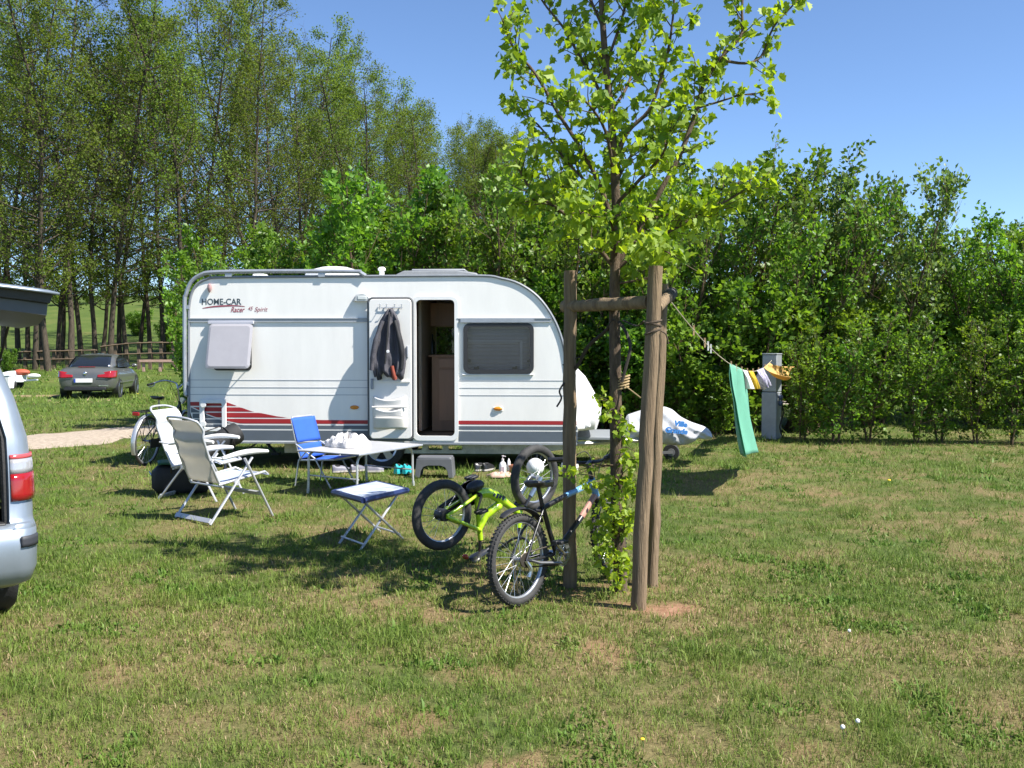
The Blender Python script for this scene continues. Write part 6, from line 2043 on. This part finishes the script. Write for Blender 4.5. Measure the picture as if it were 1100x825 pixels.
for k in (.12, .88):
    p0 = scn[1] + eb * k
    a0_ = p0 + ea * .06 + Vector((0, 0, -.03)); a1_ = p0 + ea * .98; a1_.z = 0
    b0_ = p0 + ea * .94 + Vector((0, 0, -.03)); b1_ = p0 + ea * .02; b1_.z = 0
    sh = eb.normalized() * .022
    for s0, s1, o in ((a0_, a1_, sh * 0), (b0_, b1_, sh * (1 if k < .5 else -1))):
        mb = MB(); mb.tube([s0 + o, s1 + o], .0105, 8); mb.build('leg', frame_w, stool, world=True)
for z_, t_ in ((.05, .90), (.05, .10)):
    p = scn[1] + eb * .12 + ea * t_; q = scn[1] + eb * .88 + ea * t_; p.z = q.z = z_
    mb = MB(); mb.tube([p, q], .009, 6); mb.build('cross_tube', frame_w, stool, world=True)

# grey step stool at the caravan door
st_c = G(467, 513); st_c.y += .12
step = thing('step_stool', 'grey plastic step stool on the grass below the caravan doorway', 'step', (st_c.x, st_c.y, 0), R(-3))
spm = pm('step_grey', (.115, .12, .13), .5, var=.08)
mb = MB(); mb.prism([Vector((x, y, .235)) for x, y in rrect(-.225, -.14, .225, .14, .03, 4)], [Vector((x * .96, y * .95, .262)) for x, y in rrect(-.225, -.14, .225, .14, .03, 4)]); mb.build('tread', spm, step, bevel=.006)
for sgn in (-1, 1):
    arch = [(-.245, 0), (-.225, .236), (.225, .236), (.245, 0), (.185, 0), (.172, .08), (.14, .135), (.08, .155), (-.08, .155), (-.14, .135), (-.172, .08), (-.185, 0)]
    mb = MB(); mb.prism([Vector((x, sgn * (.145 + .01 * (1 - z / .24)), z)) for x, z in arch], [Vector((x, sgn * (.125 + .01 * (1 - z / .24)), z)) for x, z in arch]); mb.build('side_panel', spm, step, smooth=False, bevel=.004)
    mb = MB(); mb.prism([(sgn * .247, -.15, 0), (sgn * .247, .15, 0), (sgn * .228, .135, .236), (sgn * .228, -.135, .236)], [(sgn * .227, -.15, 0), (sgn * .227, .15, 0), (sgn * .208, .135, .236), (sgn * .208, -.135, .236)]); mb.build('end_panel', spm, step, smooth=False, bevel=.004)

# shoes
def shoe(name, label, px, py, rz, mat, sole, L=.27, w_=.10, h=.09, clog=False, grp=None):
    g = G(px, py)
    root = thing(name, label, 'shoe', (g.x, g.y, .012), rz, grp)
    mb = MB(); rings = []
    for t in np.linspace(0, 1, 12):
        hw_ = w_ / 2 * float(np.interp(t, [0, .06, .25, .5, .75, .95, 1], [.4, .72, .8, .82, 1, .62, .25]))
        zt = h * float(np.interp(t, [0, .1, .35, .5, .75, 1], [.95, 1, .8, .85, .62, .3]))
        rings.append([Vector((L * t, hw_ * math.cos(q), .02 + max(0, zt * math.sin(q)) if math.sin(q) > 0 else .018)) for q in np.linspace(0, 2 * PI, 13)[:-1]])
    mb.loft(rings); up = mb.build('upper', mat, root, angle=50)
    mb = MB(); mb.ball((L * .27, 0, .02 + h * .8), (L * .19, w_ * .30, h * .18), 12, 8); mb.build('opening', pm('shoe_hole', (.012, .012, .014), .9), root)
    mb = MB()
    ol = [(L * t, sgn * w_ / 2 * 1.06 * float(np.interp(t, [0, .06, .25, .5, .75, .95, 1], [.4, .75, .82, .84, 1, .65, .3]))) for sgn, tt in ((1, np.linspace(0, 1, 12)), (-1, np.linspace(1, 0, 12))) for t in tt]
    mb.prism([Vector((x, y, 0)) for x, y in ol], [Vector((x, y, .022)) for x, y in ol]); mb.build('sole', sole, root)
teal = pm('clog_teal', (.02, .36, .40), .45, var=.08)
pinkw = pm('sole_pale', (.45, .42, .40), .6)
shoe('clog', 'left one of the turquoise clogs on the grass beside the table leg', 425, 510, R(70), teal, teal, .25, .11, .11)
shoe('clog', 'right one of the turquoise clogs, standing closer to the step stool', 434, 510, R(76), teal, teal, .25, .11, .11)
shoe('shoe', 'black shoe nearer to the step stool, on the grass below the caravan sill', 510, 507, R(35), bblack, pinkw, .28, .10, .09)
shoe('shoe', 'black shoe nearer to the white bottle, on the grass below the caravan sill', 519, 507, R(60), bblack, pinkw, .28, .10, .09)
lilac = pm('sandal_lilac', (.13, .13, .17), .5, var=.2)
shoe('sandal', 'dark sandal under the table next to the blue chair', 357, 508.5, R(30), lilac, pinkw, .25, .09, .08)
shoe('sandal', 'dark sandal under the table farther from the blue chair', 377, 508, R(50), lilac, pinkw, .25, .09, .08)
shoe('sandal', 'dark sandal lying beside the caravan wheel', 392, 508, R(10), lilac, pinkw, .25, .09, .08)

# bottle, tube, pink pad and flower pot below the sill
g = G(540, 510.5)
bt = thing('soap_bottle', 'white pump bottle on the grass below the caravan sill', 'bottle', (g.x, g.y, .01))
mb = MB(); mb.lathe([(.045, 0), (.048, .02), (.047, .12), (.035, .155), (.016, .17), (.016, .19)], (0, 0, 0), n=18); mb.build('bottle_body', pm('bottle_white', (.78, .77, .77), .35), bt)
mb = MB(); mb.lathe([(.018, .185), (.018, .205), (.006, .207), (.006, .235), (.014, .236), (.014, .248), (.001, .25)], (0, 0, 0), n=12); mb.tube([(0, 0, .242), (.04, -.01, .236)], .006, 6); mb.build('pump', pm('pump_rose', (.62, .56, .56), .4), bt)
mb = MB(); mb.box((0, -.049, .075), (.05, .003, .06)); mb.build('paper_label', pm('label_grey', (.45, .38, .40), .5), bt)
g = G(546.5, 509.5)
tu = thing('lotion_tube', 'small pale tube with a red cap right of the white bottle', 'tube', (g.x, g.y, .01))
mb = MB(); mb.lathe([(.022, .04), (.024, .06), (.022, .16), (.004, .20)], (0, 0, 0), n=12); mb.build('tube_body', pm('tube_pale', (.72, .68, .68), .4), tu)
mb = MB(); mb.lathe([(.022, 0), (.022, .04), (.001, .04)], (0, 0, 0), n=12); mb.build('cap', pm('cap_red', (.5, .03, .04), .4), tu)
g = G(537, 513)
pd = crumple((g.x, g.y, .01), .17, .10, .05, 12, 24, 8).build('cloth_pad', pm('pad_pink', (.50, .33, .26), .8, var=.15), None, loc=(g.x, g.y, .01), angle=80)
tag(pd, 'flat pinkish cloth on the grass in front of the white bottle', 'cloth')
g = G(551, 509.5)
pt = thing('flower_pot', 'small terracotta pot right of the white bottle, beside the upturned bicycle wheel', 'pot', (g.x, g.y, 0))
mb = MB(); mb.lathe([(.04, 0), (.055, .10), (.062, .10), (.062, .125), (.05, .125), (.045, .03), (.001, .03)], (0, 0, 0), n=18); mb.build('pot_body', pm('terracotta', (.36, .14, .08), .8, var=.15), pt)
# balls
for (px, py, Y, r_, lab) in ((575, 499, 12.9, .115, 'white ball on the grass seen through the raised front wheel of the green bicycle'), (612, 501, 12.95, .115, 'white ball on the grass beside the left wooden stake, half hidden by it')):
    p = P(px, py, Y)
    mb = MB(); mb.ball((0, 0, r_), r_, 24, 16)
    o = mb.build('ball', pm('ball_white', (.74, .74, .74), .4, var=.06, bump=.05), None)
    o.location = (p.x, Y, .008); tag(o, lab, 'ball', group='white balls')

# ------------------------------------------------------------------ bags
cordura = pm('bag_black', (.016, .017, .018), .7, var=.25, vscale=12, bump=.35, bscale=120)
g = G(188, 533); g.y += .25
bag = thing('travel_bag', 'black travel bag with a green top lying under the white reclining chair', 'bag', (g.x, g.y, 0), R(20))
mb = MB(); rings = []
for t in np.linspace(0, 1, 11):
    k = float(np.interp(t, [0, .08, .5, .92, 1], [.55, .95, 1.06, .95, .55]))
    rings.append([Vector((-.33 + .66 * t, (.20 * k) * math.copysign(abs(math.cos(q)) ** .6, math.cos(q)), .17 + .17 * k * math.copysign(abs(math.sin(q)) ** .6, math.sin(q)) + .012 * math.sin(t * 14 + q * 3))) for q in np.linspace(0, 2 * PI, 19)[:-1]])
mb.loft(rings); mb.build('bag_body', cordura, bag, angle=60)
mb = MB(); mb.grid(lambda u, v: (-.26 + .36 * u, -.16 + .32 * v, .352 + .02 * math.sin(PI * v) + .008 * math.sin(u * 9)), 10, 8); mb.build('top_flap', pm('flap_green', (.02, .10, .065), .7, var=.2), bag, solid=.02)
mb = MB(); mb.tube(smooth_path([(-.12, -.2, .26), (-.10, -.25, .33), (.08, -.25, .33), (.10, -.2, .26)], 5), .012, 6, flat=.5); mb.build('carry_handle', strapm, bag)
mb = MB(); mb.tube([(-.33, -.05, .22), (-.35, 0, .26), (-.33, .05, .22)], .008, 6); mb.build('buckle', steel, bag)
p0 = P(193, 500, 12.5); p1 = P(256, 463.5, 12.95)
p0.z = max(.16, p0.z - .0)
root = thing('duffel_bag', 'long black padded bag propped up against the caravan below the white hatch frame', 'bag', (p0.x, p0.y, 0))
mb = MB(); rings = []
ax = (p1 - p0); L_ = ax.length; ax.normalize(); sa = ax.cross(Vector((0, 0, 1))).normalized(); ub_ = sa.cross(ax)
for t in np.linspace(0, 1, 15):
    k = float(np.interp(t, [0, .05, .3, .7, .95, 1], [.5, .85, .82, .92, 1.0, .86])) * .145
    rings.append([p0 + ax * (L_ * t) + (sa * math.cos(q) + ub_ * math.sin(q)) * k * (1 + .05 * math.sin(t * 23 + 2 * q) + .03 * math.sin(5 * q + t * 9)) for q in np.linspace(0, 2 * PI, 19)[:-1]])
mb.loft(rings); mb.build('bag_body', cordura, root, world=True, angle=50)
mb = MB(); mb.lathe([(.115, 0), (.11, .012), (.001, .014)], p1 + ax * .0, ax, 20); mb.build('end_cap', pm('bag_charcoal', (.03, .03, .032), .6, var=.2), root, world=True)
mb = MB(); mb.tube(smooth_path([p0 + ax * (.25 * L_) + ub_ * .15 - sa * .05, p0 + ax * (.5 * L_) + ub_ * .2 - sa * .08, p0 + ax * (.8 * L_) + ub_ * .165 - sa * .05], 6), .014, 6, flat=.4); mb.build('strap', strapm, root, world=True)
mb = MB(); c = p0 + ax * (.82 * L_); mb.tube([c + (sa * math.cos(q) + ub_ * math.sin(q)) * .150 for q in np.linspace(0, 2 * PI, 21)[:-1]], .010, 6, closed=True, flat=.5); mb.build('strap', strapm, root, world=True)
mb = MB(); 
for f_ in (.35, .75):
    q = p0 + ax * (L_ * f_); mb.tube([q - ub_ * .1 + sa * .05, Vector((q.x - .05, q.y + .10, 0))], .016, 6); mb.tube([q - ub_ * .1 - sa * .05, Vector((q.x + .05, q.y - .12, 0))], .016, 6)
mb.build('stand_legs', bblack, root, world=True)

# ------------------------------------------------------------------ clothes line and the washing
lp0 = P(717, 319, 7.02); lp1 = P(829, 387, 17.9)
SAG = .34
def line_pt(t):
    p = lp0.lerp(lp1, t); p.z -= 4 * SAG * t * (1 - t); return p
ln = thing('clothes_line', 'thin cord stretched from the wooden stake to the grey post', 'clothes line', lp0)
mb = MB(); mb.tube([line_pt(t) for t in np.linspace(0, 1, 40)], .0045, 6); mb.build('cord', pm('line_cord', (.46, .40, .30), .8, var=.2), ln, world=True)
mb = MB(); b, t, r_ = SP_[2]; c = pat(2, lp0.z)
for dz in (-.008, .004): mb.tube([c + Vector((.056 * math.cos(q), .056 * math.sin(q), dz)) for q in np.linspace(0, 2 * PI, 17)[:-1]], .0045, 5, closed=True)
mb.build('knot', MATS['line_cord'], ln, world=True)
def solve_t(px):
    ts = np.linspace(0, 1, 2000); best = min(ts, key=lambda t: abs(550 + F * line_pt(t).x / line_pt(t).y - px)); return best
def hang(name, label, cat, pxa, pxb, drop, mat, blow, nfold=3, amp=.03, flare=1.0, back=.0, grp=None, ragged=0.0):
    """a cloth folded over the line between two places on it and hanging down in soft folds"""
    ta, tb = solve_t(pxa), solve_t(pxb)
    a, b = line_pt(ta), line_pt(tb)
    dirn = (b - a); L_ = dirn.length; dirn.normalize(); nrm = Vector((dirn.y, -dirn.x, 0)).normalized()
    def fn(sg):
        def f(u, v):
            p = a + dirn * (L_ * (.5 + (u - .5) * (1 + (flare - 1) * v)))
            z = drop * v * (1 + ragged * math.sin(u * 5)) * (1 if sg > 0 else back)
            k = min(1, v * 2.5)
            w_ = amp * math.sin(u * PI * 2 * nfold + v * 2.2) * k + amp * .5 * math.sin(u * PI * 4.3 * nfold + 1.3) * k
            return p + Vector((0, 0, .006 - z)) + nrm * (w_ + sg * .012 * min(1, v * 8) + blow[0] * v * v) + dirn * (blow[1] * v * v)
        return f
    root = thing(name, label, cat, a.lerp(b, .5), 0, grp)
    mb = MB(); mb.grid(fn(1), 28, 24); mb.build('front_fall', mat, root, world=True, solid=.003, angle=80)
    if back:
        mb = MB(); mb.grid(fn(-1), 28, 24); mb.build('back_fall', mat, root, world=True, solid=.003, angle=80)
    return root
tgreen = fabric_mat('towel_green', (.17, .47, .33), .3, var=.06)
hang('towel', 'long green towel hanging from the clothes line', 'towel', 784, 799.5, 1.04, tgreen, (.12, .50), 1.4, .035, 1.4, .985)
hang('cloth', 'white cloth hanging from the line just right of the green towel', 'cloth', 797.5, 802.5, .24, fabric_mat('cloth_white', (.76, .76, .76), .3), (.04, .1), 2, .03)
hang('cloth', 'small yellow cloth on the clothes line between white and purple ones', 'cloth', 804, 809, .25, fabric_mat('cloth_yellow', (.66, .45, .03), .3, var=.2), (.02, .2), 2, .04, 1.1)
pur = fabric_mat('cloth_purple', (.60, .58, .68), .3, var=.1)
nt = pur.node_tree
hang('cloth', 'white and purple patterned cloth on the clothes line left of the grey post', 'cloth', 813, 820, .30, pm('cloth_purple_pattern', (.62, .60, .66), .8, vscale=16, col2=(.10, .07, .22)), (.03, .35), 2, .05, 1.0)
hang('cloth', 'pale orange cloth fluttering on the line in front of the grey post', 'cloth', 820.5, 826.5, .24, fabric_mat('cloth_orange', (.72, .46, .16), .3, var=.1), (.30, 1.3), 1, .04, 1.0, ragged=.4)
# pegs
pegm = pm('peg_wood', (.45, .30, .16), .7, var=.2)
pegw = pm('peg_white', (.70, .69, .66), .5)
PG = 'clothes pegs on the line'
for i, (px, m_, lab) in enumerate([(745, pegm, 'wooden clothes peg nearest the wooden stakes'), (757, pegm, 'wooden clothes peg next to the white pegs'), (760.5, pegw, 'left one of the two white pegs hanging on bare line'), (763.5, pegw, 'right one of the two white pegs hanging on bare line'),
                                   (785.5, pegm, 'wooden peg at the left corner of the green towel'), (791, pegm, 'wooden peg in the middle of the green towel'), (797, pegm, 'wooden peg where green towel and white cloth meet'), (803, pegm, 'wooden peg between white and yellow cloth'), (809, pegm, 'wooden peg at the right corner of the yellow cloth'), (815, pegm, 'wooden peg on the purple patterned cloth'),
                                   (822, pegm, 'wooden peg nearest the grey post')]):
    p = line_pt(solve_t(px))
    rt_ = thing('clothes_peg', lab, 'peg', p, 0, PG)
    for s_ in (-1, 1):
        mb = MB(); mb.loft([[Vector((x, s_ * (.004 + .006 * (1 if k else 0)) + y, z)) for x, y in ((-.006, -.003), (.006, -.003), (.006, .003), (-.006, .003))] for k, z in ((0, -.045), (0, .0), (1, .040))]); mb.build('jaw', m_, rt_)
    mb = MB(); mb.lathe([(.006, -.010), (.006, .010)], (0, 0, .0), (1, 0, 0), 8); mb.build('spring', steel, rt_)
# a few dandelions in the lawn
dy = pm('dandelion_yellow', (.75, .52, .02), .6); dw = pm('dandelion_clock', (.72, .72, .70), .9); ds = pm('flower_stem', (.08, .14, .03), .6)
frs = random.Random(12)
for i, (px, py, kind, lab) in enumerate([(912, 687, 'w', 'white dandelion clock in the lawn right of the stakes'), (905, 800, 'w', 'white dandelion clock nearest the camera'), (921, 793, 'w', 'smaller white dandelion clock beside the nearest one'),
                                   (690, 808, 'y', 'yellow dandelion near the bottom edge of the picture'), (955, 521, 'y', 'yellow dandelion far out in the lawn on the right'), (1085, 470, 'y', 'yellow dandelion under the rightmost hornbeam'), (148, 425, 'y', 'yellow dandelion in the grass right of the dark car')]):
    g = G(px, py); hh = .045
    g.z = float(hgt(g.x, g.y))
    if kind == 'w' and py > 700: hh = .06
    rt_ = thing('dandelion', lab, 'flower', g, 0, 'dandelions in the lawn')
    mb = MB(); mb.tube([(0, 0, -.01), (.005, 0, hh * .5), (0, 0, hh)], .0022, 5); mb.build('stem', ds, rt_)
    mb = MB(); r_ = .010 if kind == 'w' else .010
    if g.y > 12: r_ = .022
    mb.ball((0, 0, hh + r_ * .5), (r_, r_, r_ if kind == 'w' else r_ * .55), 12, 8); mb.build('flower_head', dw if kind == 'w' else dy, rt_)
